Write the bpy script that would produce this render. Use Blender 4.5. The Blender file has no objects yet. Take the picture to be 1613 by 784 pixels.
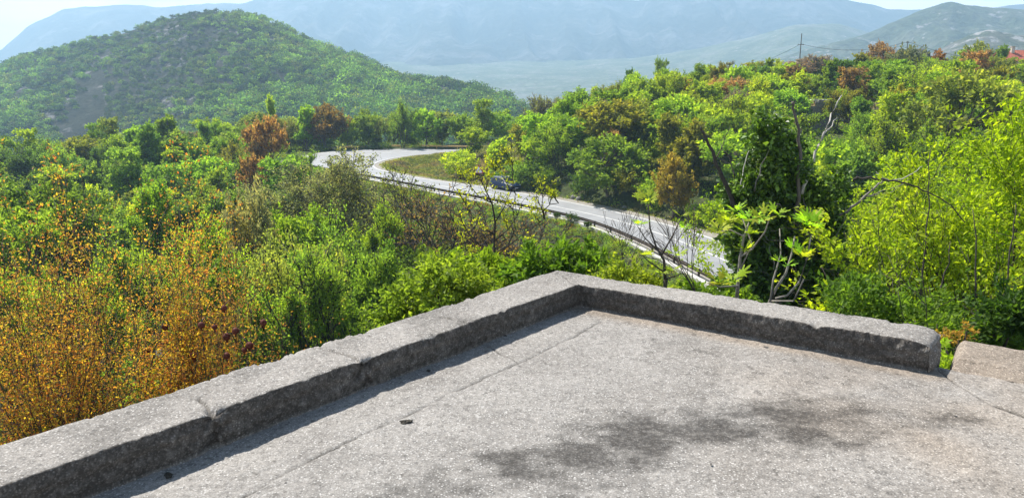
import bpy, math, random
import numpy as np
from mathutils import Vector, Matrix
R = math.radians
sc = bpy.context.scene
col = sc.collection
random.seed(7)
rng = np.random.default_rng(11)

# ------------------------------------------------------------------ camera, world, sun, exposure
PITCH = math.atan(272 / 1200)
cam = bpy.data.objects.new('camera', bpy.data.cameras.new('camera'))
col.objects.link(cam)
cam.location = (0, 0, 0)
cam.rotation_euler = (R(90) - PITCH, 0, 0)
cam.data.sensor_width = 36
cam.data.lens = 36 * 1200 / 1613
cam.data.clip_start = 0.05
cam.data.clip_end = 40000
sc.camera = cam
sc.view_settings.view_transform = 'Standard'
sc.view_settings.look = 'None'
sc.view_settings.exposure = 1.04
sc.view_settings.gamma = 1
sc.view_settings.use_curve_mapping = False
sc.cycles.use_denoising = True
sc.cycles.max_bounces = 8
sc.cycles.diffuse_bounces = 3
sc.cycles.transmission_bounces = 4
sc.cycles.volume_bounces = 1
sc.cycles.sample_clamp_indirect = 6

SUN_AZ = R(-45)      # degrees clockwise from +Y (the view direction): the sun stands front left
SUN_EL = R(54)
world = bpy.data.worlds.new('World')
sc.world = world
world.use_nodes = True
wn = world.node_tree
wn.nodes.clear()
out = wn.nodes.new('ShaderNodeOutputWorld')
bg = wn.nodes.new('ShaderNodeBackground')
bg.inputs['Strength'].default_value = 0.055
sky = wn.nodes.new('ShaderNodeTexSky')
sky.sky_type = 'NISHITA'
sky.sun_disc = False
sky.sun_elevation = SUN_EL
sky.sun_rotation = SUN_AZ
tc = wn.nodes.new('ShaderNodeTexCoord')
mp = wn.nodes.new('ShaderNodeMapping')
mp.inputs['Scale'].default_value = (2.2, 2.2, 7)
nz = wn.nodes.new('ShaderNodeTexNoise')
nz.inputs['Scale'].default_value = 1.6
nz.inputs['Detail'].default_value = 7
rp = wn.nodes.new('ShaderNodeValToRGB')
rp.color_ramp.elements[0].position = 0.30
rp.color_ramp.elements[1].position = 0.52
mx = wn.nodes.new('ShaderNodeMixRGB')
mx.inputs['Color2'].default_value = (20.0, 20.3, 20.6, 1)
wn.links.new(tc.outputs['Generated'], mp.inputs['Vector'])
wn.links.new(mp.outputs['Vector'], nz.inputs['Vector'])
wn.links.new(nz.outputs['Fac'], rp.inputs['Fac'])
sz = wn.nodes.new('ShaderNodeSeparateXYZ'); wn.links.new(tc.outputs['Generated'], sz.inputs[0])
mr = wn.nodes.new('ShaderNodeMapRange'); mr.inputs['From Min'].default_value = .12; mr.inputs['From Max'].default_value = .40
mr.inputs['To Min'].default_value = 1; mr.inputs['To Max'].default_value = 0
wn.links.new(sz.outputs['Z'], mr.inputs['Value'])
mm = wn.nodes.new('ShaderNodeMath'); mm.operation = 'MULTIPLY'
wn.links.new(rp.outputs['Color'], mm.inputs[0]); wn.links.new(mr.outputs[0], mm.inputs[1])
wn.links.new(mm.outputs[0], mx.inputs['Fac'])
wn.links.new(sky.outputs['Color'], mx.inputs['Color1'])
wn.links.new(mx.outputs['Color'], bg.inputs['Color'])
wn.links.new(bg.outputs['Background'], out.inputs['Surface'])

sun = bpy.data.objects.new('sun', bpy.data.lights.new('sun', 'SUN'))
col.objects.link(sun)
sun.data.energy = 5.0
sun.data.angle = R(0.53)
sun.data.color = (1.0, 0.95, 0.87)
sdir = Vector((math.sin(SUN_AZ) * math.cos(SUN_EL), math.cos(SUN_AZ) * math.cos(SUN_EL), math.sin(SUN_EL)))
sun.rotation_euler = sdir.to_track_quat('Z', 'Y').to_euler()
sun.location = (-30, 30, 60)

# ------------------------------------------------------------------ geometry helpers
def ray(u, v):
    a = (u - 806.5) / 1200; b = (392 - v) / 1200
    return (a, math.cos(PITCH) + b * math.sin(PITCH), -math.sin(PITCH) + b * math.cos(PITCH))
def atz(u, v, z):
    d = ray(u, v); t = z / d[2]; return Vector((d[0] * t, d[1] * t, z))
def aty(u, v, y):
    d = ray(u, v); t = y / d[1]; return Vector((d[0] * t, y, d[2] * t))

def _h(i, j, k):
    n = (i.astype(np.int64) * 374761393 + j.astype(np.int64) * 668265263 + k.astype(np.int64) * 2147483647) & 0xffffffff
    n = ((n ^ (n >> 13)) * 1274126177) & 0xffffffff
    n = (n ^ (n >> 16)) & 0xffffffff
    return n / 4294967295.0
def vnoise(x, y, z=0.0):
    x = np.asarray(x, float); y = np.asarray(y, float); z = np.zeros_like(x) + z
    i, j, k = np.floor(x), np.floor(y), np.floor(z)
    f, g, h = x - i, y - j, z - k
    f = f * f * (3 - 2 * f); g = g * g * (3 - 2 * g); h = h * h * (3 - 2 * h)
    r = 0
    for a in (0, 1):
        for b in (0, 1):
            for c in (0, 1):
                r = r + _h(i + a, j + b, k + c) * (f if a else 1 - f) * (g if b else 1 - g) * (h if c else 1 - h)
    return r * 2 - 1
def fbm(x, y, z=0.0, o=4):
    s = 0; a = 1
    for q in range(o):
        s = s + a * vnoise(np.asarray(x) * 2 ** q + 17.3 * q, np.asarray(y) * 2 ** q - 9.1 * q, np.asarray(z) * 2 ** q)
        a *= .5
    return s

def mesh(name, V, loops, sizes, smooth=False, attrs=None):
    m = bpy.data.meshes.new(name)
    V = np.asarray(V, np.float32); loops = np.asarray(loops, np.int32); sizes = np.asarray(sizes, np.int32)
    m.vertices.add(len(V)); m.vertices.foreach_set('co', V.ravel())
    m.loops.add(len(loops)); m.loops.foreach_set('vertex_index', loops)
    m.polygons.add(len(sizes))
    st = np.concatenate([[0], np.cumsum(sizes)[:-1]]).astype(np.int32)
    m.polygons.foreach_set('loop_start', st)
    m.update(calc_edges=True)
    m.polygons.foreach_set('use_smooth', np.full(len(sizes), smooth))
    if attrs:
        for an, (typ, dom, data) in attrs.items():
            a = m.attributes.new(an, typ, dom)
            a.data.foreach_set('color' if typ == 'FLOAT_COLOR' else 'value', np.asarray(data, np.float32).ravel())
    m.validate()
    return m
def link(name, me, mat=None, parent=None, loc=None):
    o = bpy.data.objects.new(name, me)
    if mat is not None:
        if not me.materials: me.materials.append(mat)
    col.objects.link(o)
    if parent is not None: o.parent = parent
    if loc is not None: o.location = loc
    return o
def tag(o, label=None, cat=None, group=None, kind=None):
    if label: o['label'] = label
    if cat: o['category'] = cat
    if group: o['group'] = group
    if kind: o['kind'] = kind
    return o
def empty(name, loc, rz=0):
    o = bpy.data.objects.new(name, None); col.objects.link(o)
    o.location = loc; o.rotation_euler = (0, 0, rz); o.empty_display_size = .3
    return o
def grid_mesh(name, P, smooth=True, attrs=None, closed_j=False):
    ni, nj = P.shape[:2]
    idx = np.arange(ni * nj).reshape(ni, nj)
    if closed_j: idx = np.concatenate([idx, idx[:, :1]], 1)
    q = np.stack([idx[:-1, :-1], idx[1:, :-1], idx[1:, 1:], idx[:-1, 1:]], -1).reshape(-1, 4)
    return mesh(name, P.reshape(-1, 3), q.ravel(), np.full(len(q), 4), smooth, attrs)

class MB:
    """collects simple shapes in one mesh"""
    def __init__(s): s.V = []; s.F = []
    def add(s, V, F):
        n = len(s.V); s.V += [tuple(v) for v in V]; s.F += [tuple(i + n for i in f) for f in F]
    def box(s, c, d, M=None, bev=0.0):
        x, y, z = d[0] / 2, d[1] / 2, d[2] / 2
        if bev <= 0:
            V = [(sx * x, sy * y, sz * z) for sx in (-1, 1) for sy in (-1, 1) for sz in (-1, 1)]
            F = [(0, 1, 3, 2), (4, 6, 7, 5), (0, 4, 5, 1), (2, 3, 7, 6), (0, 2, 6, 4), (1, 5, 7, 3)]
        else:
            V = []; F = []
            b = bev
            for sz in (-1, 1):
                for zz, ins in ((z - b, 0), (z, b)) if sz > 0 else ((z, b), (z - b, 0)):
                    for sx, sy in ((-1, -1), (1, -1), (1, 1), (-1, 1)):
                        V.append((sx * (x - ins), sy * (y - ins), sz * zz))
            F = [(3, 2, 1, 0)] + [(r * 4 + k, r * 4 + (k + 1) % 4, r * 4 + 4 + (k + 1) % 4, r * 4 + 4 + k) for r in range(3) for k in range(4)] + [(12, 13, 14, 15)]
        M = M or Matrix.Identity(3)
        s.add([Vector(c) + M @ Vector(v) for v in V], F)
    def tube(s, pts, rad, n=6):
        pts = [Vector(p) for p in pts]
        if not hasattr(rad, '__len__'): rad = [rad] * len(pts)
        b = len(s.V); ref = Vector((0.31, 0.17, 0.93))
        for i, p in enumerate(pts):
            t = (pts[min(i + 1, len(pts) - 1)] - pts[max(i - 1, 0)])
            t = t.normalized() if t.length > 1e-9 else Vector((0, 0, 1))
            a = t.cross(ref)
            if a.length < .15: a = t.cross(Vector((1, 0, 0)))
            a.normalize(); c = t.cross(a)
            for k in range(n):
                w = 2 * math.pi * k / n
                s.V.append(tuple(p + (a * math.cos(w) + c * math.sin(w)) * rad[i]))
        for i in range(len(pts) - 1):
            for k in range(n):
                s.F.append((b + i * n + k, b + i * n + (k + 1) % n, b + (i + 1) * n + (k + 1) % n, b + (i + 1) * n + k))
        s.F.append(tuple(b + k for k in reversed(range(n))))
        s.F.append(tuple(b + (len(pts) - 1) * n + k for k in range(n)))
    def lathe(s, c, prof, n=16, M=None):
        M = M or Matrix.Identity(3); V = []; F = []
        for r, z in prof:
            for k in range(n):
                w = 2 * math.pi * k / n
                V.append(Vector(c) + M @ Vector((r * math.cos(w), r * math.sin(w), z)))
        for i in range(len(prof) - 1):
            for k in range(n):
                F.append((i * n + k, i * n + (k + 1) % n, (i + 1) * n + (k + 1) % n, (i + 1) * n + k))
        F.append(tuple(reversed(range(n)))); F.append(tuple((len(prof) - 1) * n + k for k in range(n)))
        s.add(V, F)
    def me(s, name, smooth=False):
        L = [i for f in s.F for i in f]
        return mesh(name, s.V, L, [len(f) for f in s.F], smooth)
    def build(s, name, mat, parent=None, smooth=False, loc=None):
        return link(name, s.me(name, smooth), mat, parent, loc)

# ------------------------------------------------------------------ materials
def newmat(name):
    m = bpy.data.materials.new(name); m.use_nodes = True
    nt = m.node_tree; nt.nodes.clear()
    o = nt.nodes.new('ShaderNodeOutputMaterial')
    return m, nt, o
def N(nt, t, **kw):
    n = nt.nodes.new(t)
    for k, v in kw.items():
        if k in n.inputs: n.inputs[k].default_value = v
        else: setattr(n, k, v)
    return n
def ramp(nt, src, stops):
    r = nt.nodes.new('ShaderNodeValToRGB')
    e = r.color_ramp.elements
    while len(e) < len(stops): e.new(.5)
    for q, (p, c) in zip(e, stops):
        q.position = p; q.color = (*c, 1) if len(c) == 3 else c
    nt.links.new(src, r.inputs['Fac'])
    return r.outputs['Color']
def mixc(nt, fac, a, b, mode='MIX'):
    m = nt.nodes.new('ShaderNodeMixRGB'); m.blend_type = mode
    for k, v in (('Fac', fac), ('Color1', a), ('Color2', b)):
        if hasattr(v, 'links') or hasattr(v, 'is_linked'): nt.links.new(v, m.inputs[k])
        elif k == 'Fac': m.inputs[k].default_value = v
        else: m.inputs[k].default_value = (*v, 1)
    return m.outputs['Color']
def simple(name, c, rough=.6, metal=0.0, var=.15, scale=6, bump=0.0, spec=.4):
    m, nt, o = newmat(name)
    p = N(nt, 'ShaderNodeBsdfPrincipled', Roughness=rough, Metallic=metal)
    p.inputs['Specular IOR Level'].default_value = spec
    t = N(nt, 'ShaderNodeTexCoord')
    n = N(nt, 'ShaderNodeTexNoise', Scale=scale, Detail=6.0)
    nt.links.new(t.outputs['Object'], n.inputs['Vector'])
    cc = ramp(nt, n.outputs['Fac'], [(.3, tuple(x * (1 - var) for x in c)), (.7, tuple(min(1, x * (1 + var)) for x in c))])
    nt.links.new(cc, p.inputs['Base Color'])
    if bump:
        b = N(nt, 'ShaderNodeBump', Strength=bump, Distance=.02)
        nt.links.new(n.outputs['Fac'], b.inputs['Height']); nt.links.new(b.outputs['Normal'], p.inputs['Normal'])
    nt.links.new(p.outputs['BSDF'], o.inputs['Surface'])
    return m
def leafmat(name, source='OBJECT', trans=.56, rough=.55, spec=.2, tboost=(1.75, 1.8, .7)):
    m, nt, o = newmat(name)
    if source == 'OBJECT':
        base = N(nt, 'ShaderNodeObjectInfo').outputs['Color']
    else:
        base = N(nt, 'ShaderNodeAttribute', attribute_name='tint').outputs['Color']
    lv = N(nt, 'ShaderNodeAttribute', attribute_name='lv').outputs['Fac']
    t = N(nt, 'ShaderNodeTexCoord')
    n = N(nt, 'ShaderNodeTexNoise', Scale=.55, Detail=3.0)
    nt.links.new(t.outputs['Object'], n.inputs['Vector'])
    v1 = ramp(nt, lv, [(0, (.62, .66, .7)), (.6, (1, 1, 1)), (1, (1.45, 1.3, 1.1))])
    v2 = ramp(nt, n.outputs['Fac'], [(.3, (.62, .74, .9)), (.7, (1.3, 1.2, .95))])
    c = mixc(nt, 1, mixc(nt, 1, base, v1, 'MULTIPLY'), v2, 'MULTIPLY')
    p = N(nt, 'ShaderNodeBsdfPrincipled', Roughness=rough)
    p.inputs['Specular IOR Level'].default_value = spec
    nt.links.new(c, p.inputs['Base Color'])
    tr = N(nt, 'ShaderNodeBsdfTranslucent')
    nt.links.new(mixc(nt, 1, c, tboost, 'MULTIPLY'), tr.inputs['Color'])
    mx = N(nt, 'ShaderNodeMixShader'); mx.inputs[0].default_value = trans
    nt.links.new(p.outputs['BSDF'], mx.inputs[1]); nt.links.new(tr.outputs['BSDF'], mx.inputs[2])
    nt.links.new(mx.outputs[0], o.inputs['Surface'])
    return m
M_LEAF = leafmat('leaf', 'OBJECT')
M_MASS = leafmat('leaf_mass', 'TINT')
M_IVY = leafmat('ivy_leaf', 'TINT', trans=.25, rough=.45, spec=.4)
M_BARK = simple('bark', (.12, .10, .085), .9, var=.35, scale=9, bump=.4)
M_BARKD = simple('dark_bark', (.055, .045, .038), .9, var=.3, scale=12, bump=.4)
M_BARKG = simple('grey_bark', (.19, .17, .15), .85, var=.3, scale=12, bump=.4)
M_BARKW = simple('bleached_wood', (.42, .39, .35), .8, var=.25, scale=20, bump=.3)

def concrete_mat(name, stains=True):
    m, nt, o = newmat(name)
    t = N(nt, 'ShaderNodeTexCoord'); V = t.outputs['Object']
    p = N(nt, 'ShaderNodeBsdfPrincipled', Roughness=.88); p.inputs['Specular IOR Level'].default_value = .25
    n1 = N(nt, 'ShaderNodeTexNoise', Scale=2.2, Detail=8.0, Roughness=.6)
    n2 = N(nt, 'ShaderNodeTexNoise', Scale=38.0, Detail=6.0, Roughness=.75)
    n3 = N(nt, 'ShaderNodeTexNoise', Scale=150.0, Detail=3.0, Roughness=.7)
    vo = N(nt, 'ShaderNodeTexVoronoi', Scale=92.0)
    vb = N(nt, 'ShaderNodeTexVoronoi', Scale=34.0)
    for q in (n1, n2, n3, vo, vb): nt.links.new(V, q.inputs['Vector'])
    base = ramp(nt, n1.outputs['Fac'], [(.25, (.165, .153, .14)), (.5, (.24, .226, .21)), (.78, (.31, .293, .272))])
    fine = ramp(nt, n2.outputs['Fac'], [(.30, (.30, .29, .28)), (.46, (.9, .9, .9)), (.72, (1.3, 1.3, 1.3))])
    c = mixc(nt, 1, base, fine, 'MULTIPLY')
    fi3 = ramp(nt, n3.outputs['Fac'], [(.3, (.55, .55, .55)), (.7, (1.4, 1.4, 1.4))])
    c = mixc(nt, .8, c, fi3, 'MULTIPLY')
    if stains:
        st = N(nt, 'ShaderNodeAttribute', attribute_name='stain')  # red channel: real stains, plus shade painted on the parapet's inner face
        ss = N(nt, 'ShaderNodeSeparateColor'); nt.links.new(st.outputs['Color'], ss.inputs[0])
        nb = ramp(nt, n2.outputs['Fac'], [(.45, (1, 1, 1)), (.68, (.62, .62, .62))])
        dk = mixc(nt, 1, ss.outputs[0], nb, 'MULTIPLY')
        c = mixc(nt, dk, c, (.05, .046, .042))
    sep = N(nt, 'ShaderNodeSeparateColor'); nt.links.new(vo.outputs['Color'], sep.inputs[0])
    pm = ramp(nt, sep.outputs[0], [(.22, (0, 0, 0)), (.28, (.9, .9, .9))])
    dm = ramp(nt, vo.outputs['Distance'], [(.25, (1, 1, 1)), (.48, (0, 0, 0))])
    pc = ramp(nt, sep.outputs[1], [(0, (.10, .095, .09)), (.35, (.25, .24, .225)), (.75, (.40, .385, .365)), (1, (.50, .485, .465))])
    mk = mixc(nt, 1, pm, dm, 'MULTIPLY')
    # a few big light and dark aggregate stones
    s2 = N(nt, 'ShaderNodeSeparateColor'); nt.links.new(vb.outputs['Color'], s2.inputs[0])
    pm2 = ramp(nt, s2.outputs[0], [(.86, (0, 0, 0)), (.88, (.7, .7, .7))]); dm2 = ramp(nt, vb.outputs['Distance'], [(.18, (1, 1, 1)), (.30, (0, 0, 0))])
    if stains:
        keep = ramp(nt, ss.outputs[0], [(.3, (1, 1, 1)), (.95, (.22, .22, .22))])
        mk = mixc(nt, 1, mk, keep, 'MULTIPLY')
    c = mixc(nt, mk, c, pc)
    pc2 = ramp(nt, s2.outputs[1], [(.6, (.10, .095, .09)), (.75, (.44, .43, .41))])
    mk2 = mixc(nt, 1, pm2, dm2, 'MULTIPLY')
    if stains: mk2 = mixc(nt, 1, mk2, keep, 'MULTIPLY')
    c = mixc(nt, mk2, c, pc2)
    if stains:
        c = mixc(nt, ss.outputs[1], c, mixc(nt, 1, c, (1.0, .88, .76), 'MULTIPLY'))
        c = mixc(nt, ss.outputs[2], c, (.025, .023, .02))
    nt.links.new(c, p.inputs['Base Color'])
    b = N(nt, 'ShaderNodeBump', Strength=.65, Distance=.004)
    hh = N(nt, 'ShaderNodeMath', operation='ADD'); nt.links.new(n2.outputs['Fac'], hh.inputs[0])
    h2 = N(nt, 'ShaderNodeMath', operation='MULTIPLY'); h2.inputs[1].default_value = -.7; nt.links.new(vo.outputs['Distance'], h2.inputs[0])
    nt.links.new(h2.outputs[0], hh.inputs[1])
    h3 = N(nt, 'ShaderNodeMath', operation='ADD'); nt.links.new(hh.outputs[0], h3.inputs[0]); nt.links.new(n3.outputs['Fac'], h3.inputs[1])
    nt.links.new(h3.outputs[0], b.inputs['Height'])
    b2 = N(nt, 'ShaderNodeBump', Strength=.8, Distance=.02)
    nt.links.new(n1.outputs['Fac'], b2.inputs['Height']); nt.links.new(b.outputs['Normal'], b2.inputs['Normal'])
    nt.links.new(b2.outputs['Normal'], p.inputs['Normal'])
    nt.links.new(p.outputs['BSDF'], o.inputs['Surface'])
    return m
M_CONC = concrete_mat('weathered_concrete')

def terrain_mat(name, stops, scale, scale2, patch=None, bump=.5, dist=1.0, detail=8.0):
    m, nt, o = newmat(name)
    t = N(nt, 'ShaderNodeTexCoord'); V = t.outputs['Object']
    p = N(nt, 'ShaderNodeBsdfPrincipled', Roughness=.95); p.inputs['Specular IOR Level'].default_value = .1
    n1 = N(nt, 'ShaderNodeTexNoise', Scale=scale, Detail=detail, Roughness=.62)
    n2 = N(nt, 'ShaderNodeTexNoise', Scale=scale2, Detail=detail, Roughness=.7)
    nt.links.new(V, n1.inputs['Vector']); nt.links.new(V, n2.inputs['Vector'])
    c = ramp(nt, n1.outputs['Fac'], stops)
    f = ramp(nt, n2.outputs['Fac'], [(.35, (.55, .55, .55)), (.65, (1.35, 1.35, 1.35))])
    c = mixc(nt, 1, c, f, 'MULTIPLY')
    if patch:
        n3 = N(nt, 'ShaderNodeTexNoise', Scale=patch[0], Detail=7.0, Roughness=.6); nt.links.new(V, n3.inputs['Vector'])
        k = ramp(nt, n3.outputs['Fac'], [(patch[1], (0, 0, 0)), (patch[1] + .06, (1, 1, 1))])
        c = mixc(nt, k, c, patch[2])
    nt.links.new(c, p.inputs['Base Color'])
    b = N(nt, 'ShaderNodeBump', Strength=bump, Distance=dist)
    nt.links.new(n2.outputs['Fac'], b.inputs['Height']); nt.links.new(b.outputs['Normal'], p.inputs['Normal'])
    nt.links.new(p.outputs['BSDF'], o.inputs['Surface'])
    return m

# ------------------------------------------------------------------ road plan (all on the level z = -14)
ZR = -14.0
PAIRS = [((24, 147), (24, 139.5)), ((10, 148), (10, 140)), ((-8.8, 149), (-8.3, 140.4)), ((-19.7, 150.6), (-16.5, 139.8)), ((-29.5, 149), (-19.8, 135.6)),
         ((-35.2, 144), (-21.6, 130.8)), ((-37.3, 136.5), (-22.3, 126.5)), ((-36, 128.3), (-22.1, 122.5)), ((-32.3, 120.3), (-20.3, 117.2)),
         ((-26.5, 113.2), (-16.6, 111.8)), ((-18, 104.2), (-11.5, 105.6)), ((-8.4, 93), (-2.9, 97.5)), ((1.6, 81.4), (6.0, 87)),
         ((7.6, 73), (13.0, 76.6)), ((10.9, 64.8), (17.5, 67.3)), ((13.3, 55.7), (20.6, 57.2)), ((15.5, 46), (23, 46.8)), ((17.5, 36), (25.2, 36.5)),
         ((19, 25), (26.8, 25)), ((20, 12), (28, 12)), ((20.5, -25), (28.5, -25))]
def catmull(P, n):
    P = [np.array(p, float) for p in P]; P = [2 * P[0] - P[1]] + P + [2 * P[-1] - P[-2]]
    r = []
    for i in range(1, len(P) - 2):
        for k in range(n):
            t = k / n
            r.append(.5 * ((2 * P[i]) + (-P[i - 1] + P[i + 1]) * t + (2 * P[i - 1] - 5 * P[i] + 4 * P[i + 1] - P[i + 2]) * t * t + (-P[i - 1] + 3 * P[i] - 3 * P[i + 1] + P[i + 2]) * t ** 3))
    r.append(P[-2])
    return np.array(r)
OUTER = catmull([p[0] for p in PAIRS], 10)
INNER = catmull([p[1] for p in PAIRS], 10)
CENTRE = (OUTER + INNER) / 2
HALFW = np.linalg.norm(OUTER - INNER, axis=1) / 2
def road_dist(x, y):
    """distance beyond the road edge (negative on the road)"""
    x = np.asarray(x, float).ravel(); y = np.asarray(y, float).ravel()
    best = np.full(x.shape, 1e9)
    for (cx, cy), hw in zip(CENTRE, HALFW):
        best = np.minimum(best, np.hypot(x - cx, y - cy) - hw)
    return best

# ------------------------------------------------------------------ terrain height: thin plate spline through surveyed points
CP = [(0, 4, -5.8), (-4, 3, -5.8), (5, 2, -5.5), (0, -15, -5), (15, -15, -6), (-15, -10, -7), (-3, 12, -8.6), (3, 12, -8.4), (8, 12, -8), (-9, 10, -8.8),
      (14, 16, -9.6), (12, 25, -11.6), (3, 25, -12.5), (-8, 25, -13.5), (-18, 20, -13), (-25, 30, -16), (-10, 40, -17), (3, 42, -17), (-8, 62, -17.5), (3, 58, -17.3),
      (-60, 60, -20), (-60, 120, -17), (-42, 100, -18), (-30, 80, -18.5), (-20, 62, -18.5), (-46, 140, -14.8), (-32, 162, -14.8), (-10, 162, -14.5), (-20, 90, -18.2),
      (-50, 162, -16), (-80, 150, -18.5), (-100, 100, -21), (-40, 40, -18), (-57, 135, -14.5), (-68, 130, -16.5), (-88, 130, -18), (-120, 130, -20), (-60, 190, -32), (-100, 190, -34), (0, 205, -30), (-30, 185, -24),
      (-60, 240, -45), (0, 260, -48), (-140, 200, -38), (-150, 60, -28),
      (25, 78, -12), (20, 92, -10.5), (9, 100, -10.6), (0, 110, -13.2), (-6, 118, -13.6), (-8, 128, -13.7), (6, 125, -10.8), (4, 118, -10.6), (21, 130, -5.3), (35, 145, -3), (51, 155, -2.2), (66, 160, -1.8), (86, 160, -1.8),
      (105, 155, -2.8), (130, 150, -4), (12, 118, -7.8), (10, 165, -13), (25, 160, -10), (40, 85, -9.4), (60, 100, -7), (60, 62, -10.3), (90, 100, -6.5), (42, 60, -11.6), (40, 30, -10.5), (70, 30, -9),
      (30, 118, -6.2), (45, 120, -5), (22, 18, -12), (32, 10, -12), (15, 5, -9), (50, -10, -11), (120, 60, -8), (60, 205, -14), (110, 205, -14), (30, 210, -24), (160, 160, -9), (160, 60, -9), (90, 250, -35), (150, 250, -32)]
CP = np.array(CP, float)
def _tps(r): return np.where(r > 0, r * r * np.log(np.maximum(r, 1e-9)), 0)
_K = _tps(np.hypot(CP[:, None, 0] - CP[None, :, 0], CP[:, None, 1] - CP[None, :, 1])) + np.eye(len(CP)) * 12
_P = np.c_[np.ones(len(CP)), CP[:, :2]]
_A = np.block([[_K, _P], [_P.T, np.zeros((3, 3))]])
_W = np.linalg.solve(_A, np.r_[CP[:, 2], 0, 0, 0])
def ground_z(x, y):
    sh = np.shape(x); x = np.asarray(x, float).ravel(); y = np.asarray(y, float).ravel()
    z = _W[-3] + _W[-2] * x + _W[-1] * y
    for i in range(len(CP)):
        z = z + _W[i] * _tps(np.hypot(x - CP[i, 0], y - CP[i, 1]))
    z = z + .45 * fbm(x / 9, y / 9, 3.1, 3)
    far = np.clip((np.hypot(x, y - 60) - 190) / 70, 0, 1)
    z = z * (1 - far) + (-60) * far
    d = road_dist(x, y)
    k = np.clip((d - 1.6) / 3.6, 0, 1); k = k * k * (3 - 2 * k)
    z = (ZR - .16) * (1 - k) + z * k
    return z.reshape(sh)
def gz(x, y): return float(ground_z(np.array([x]), np.array([y]))[0])

xs = np.arange(-230, 231, 1.6); ys = np.arange(-40, 331, 1.6)
X, Y = np.meshgrid(xs, ys, indexing='ij')
Z = ground_z(X, Y)
M_GROUND = terrain_mat('forest_floor', [(.3, (.05, .045, .025)), (.5, (.055, .075, .025)), (.7, (.11, .10, .055))], .35, 3.0, patch=(.09, .62, (.24, .225, .20)), bump=.8, dist=.4)
tag(link('ground', grid_mesh('ground', np.stack([X, Y, Z], -1)), M_GROUND), kind='structure')

# lowland sheet under everything, out to the horizon
M_LOW = terrain_mat('lowland', [(.3, (.06, .085, .035)), (.55, (.10, .12, .055)), (.75, (.2, .19, .14))], .004, .05, bump=.5, dist=5)
gx = np.linspace(-5100, 5100, 60); gy = np.linspace(-400, 4200, 50)
GX, GY = np.meshgrid(gx, gy, indexing='ij')
tag(link('lowland', grid_mesh('lowland', np.stack([GX, GY, np.full_like(GX, -140.)], -1)), M_LOW), kind='structure')

def ridge(name, sky_pts, foot, back, mat, noise, nu=260, nt=90, power=1.0, extend=0.35, gully=0.0):
    """a hill as a height field in bearing and distance. sky_pts: (u, v, distance) of its crest line"""
    a = np.array([(p[0] - 806.5) / 1200 for p in sky_pts]); dd = np.array([p[2] for p in sky_pts], float)
    zc = np.array([aty(p[0], p[1], p[2])[2] for p in sky_pts])
    xx = np.array([aty(p[0], p[1], p[2])[0] for p in sky_pts])
    br = xx / dd
    U = np.linspace(br[0], br[-1], nu)
    D = np.interp(U, br, dd); C = np.interp(U, br, zc)
    T = np.linspace(0, 1.35, nt)
    P = np.zeros((nu, nt, 3))
    fz = foot[1]
    for j, t in enumerate(T):
        if t <= 1:
            y = foot[0](D) + (D - foot[0](D)) * t
            z = fz + (C - fz) * (t ** power)
        else:
            y = D + (t - 1) * back[0]; z = C - (t - 1) / .35 * (C - back[1])
        amp = noise[0] * min(1, t * 3) * (1 if t < .92 else .35)
        zz = fbm(U * y / noise[1], y / noise[1], noise[2], 6) * amp
        if gully: zz = zz - gully * np.abs(fbm(U * y / (noise[1] * .5), y / (noise[1] * 3), 5.5, 4)) * min(1, 3 * (1 - min(t, 1)) + .1) * min(1, t * 3)
        P[:, j] = np.stack([U * y, y, z + zz], -1)
    o = link(name, grid_mesh(name, P), mat)
    tag(o, kind='structure')
    return P, o

# wooded hill on the left, 400 to 600 m away
M_HILL = terrain_mat('hill_rock_and_scrub', [(.3, (.02, .025, .018)), (.52, (.045, .05, .035)), (.68, (.09, .085, .075))], .06, .5, patch=(.05, .58, (.22, .215, .21)), bump=1.0, dist=3)
HP, hill = ridge('wooded_hill', [(-420, 190, 620), (-200, 150, 620), (0, 108, 620), (60, 88, 620), (130, 69, 620), (200, 49, 620), (260, 28, 620), (300, 20, 615), (340, 18, 610), (400, 25, 600), (440, 43, 590),
        (490, 70, 575), (560, 90, 560), (600, 110, 550), (640, 126, 540), (700, 132, 520), (760, 146, 500), (800, 162, 490), (840, 185, 480), (900, 215, 470)],
        (lambda D: D * .50, -62), (500, -90), M_HILL, (6, 70, 1.7), nu=240, nt=90, power=.92)
# the far mountain wall
M_MTN = terrain_mat('far_mountain', [(.3, (.02, .03, .02)), (.5, (.08, .085, .065)), (.66, (.22, .215, .21))], .005, .03, patch=(.010, .62, (.20, .20, .195)), bump=1.0, dist=60)
ridge('far_mountain', [(-700, 60, 3300), (-300, 110, 3300), (-120, 110, 3300), (0, 78, 3300), (45, 40, 3300), (100, 14, 3300), (160, 9, 3300), (225, 8, 3300), (245, 13, 3300), (270, 10, 3300), (380, 4, 3300), (430, -12, 3300), (600, -18, 3300),
        (800, -22, 3300), (870, -6, 3300), (890, -20, 3300), (1010, -3, 3300), (1025, -25, 3300), (1200, -28, 3300), (1320, -8, 3300), (1370, 2, 3300), (1400, 13, 3300), (1500, 18, 3300), (1700, 0, 3300), (2000, 20, 3300), (2600, 60, 3300)],
        (lambda D: D * .66, -15), (700, 60), M_MTN, (24, 480, 4.2), nu=520, nt=150, power=1.15, gully=95)
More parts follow.
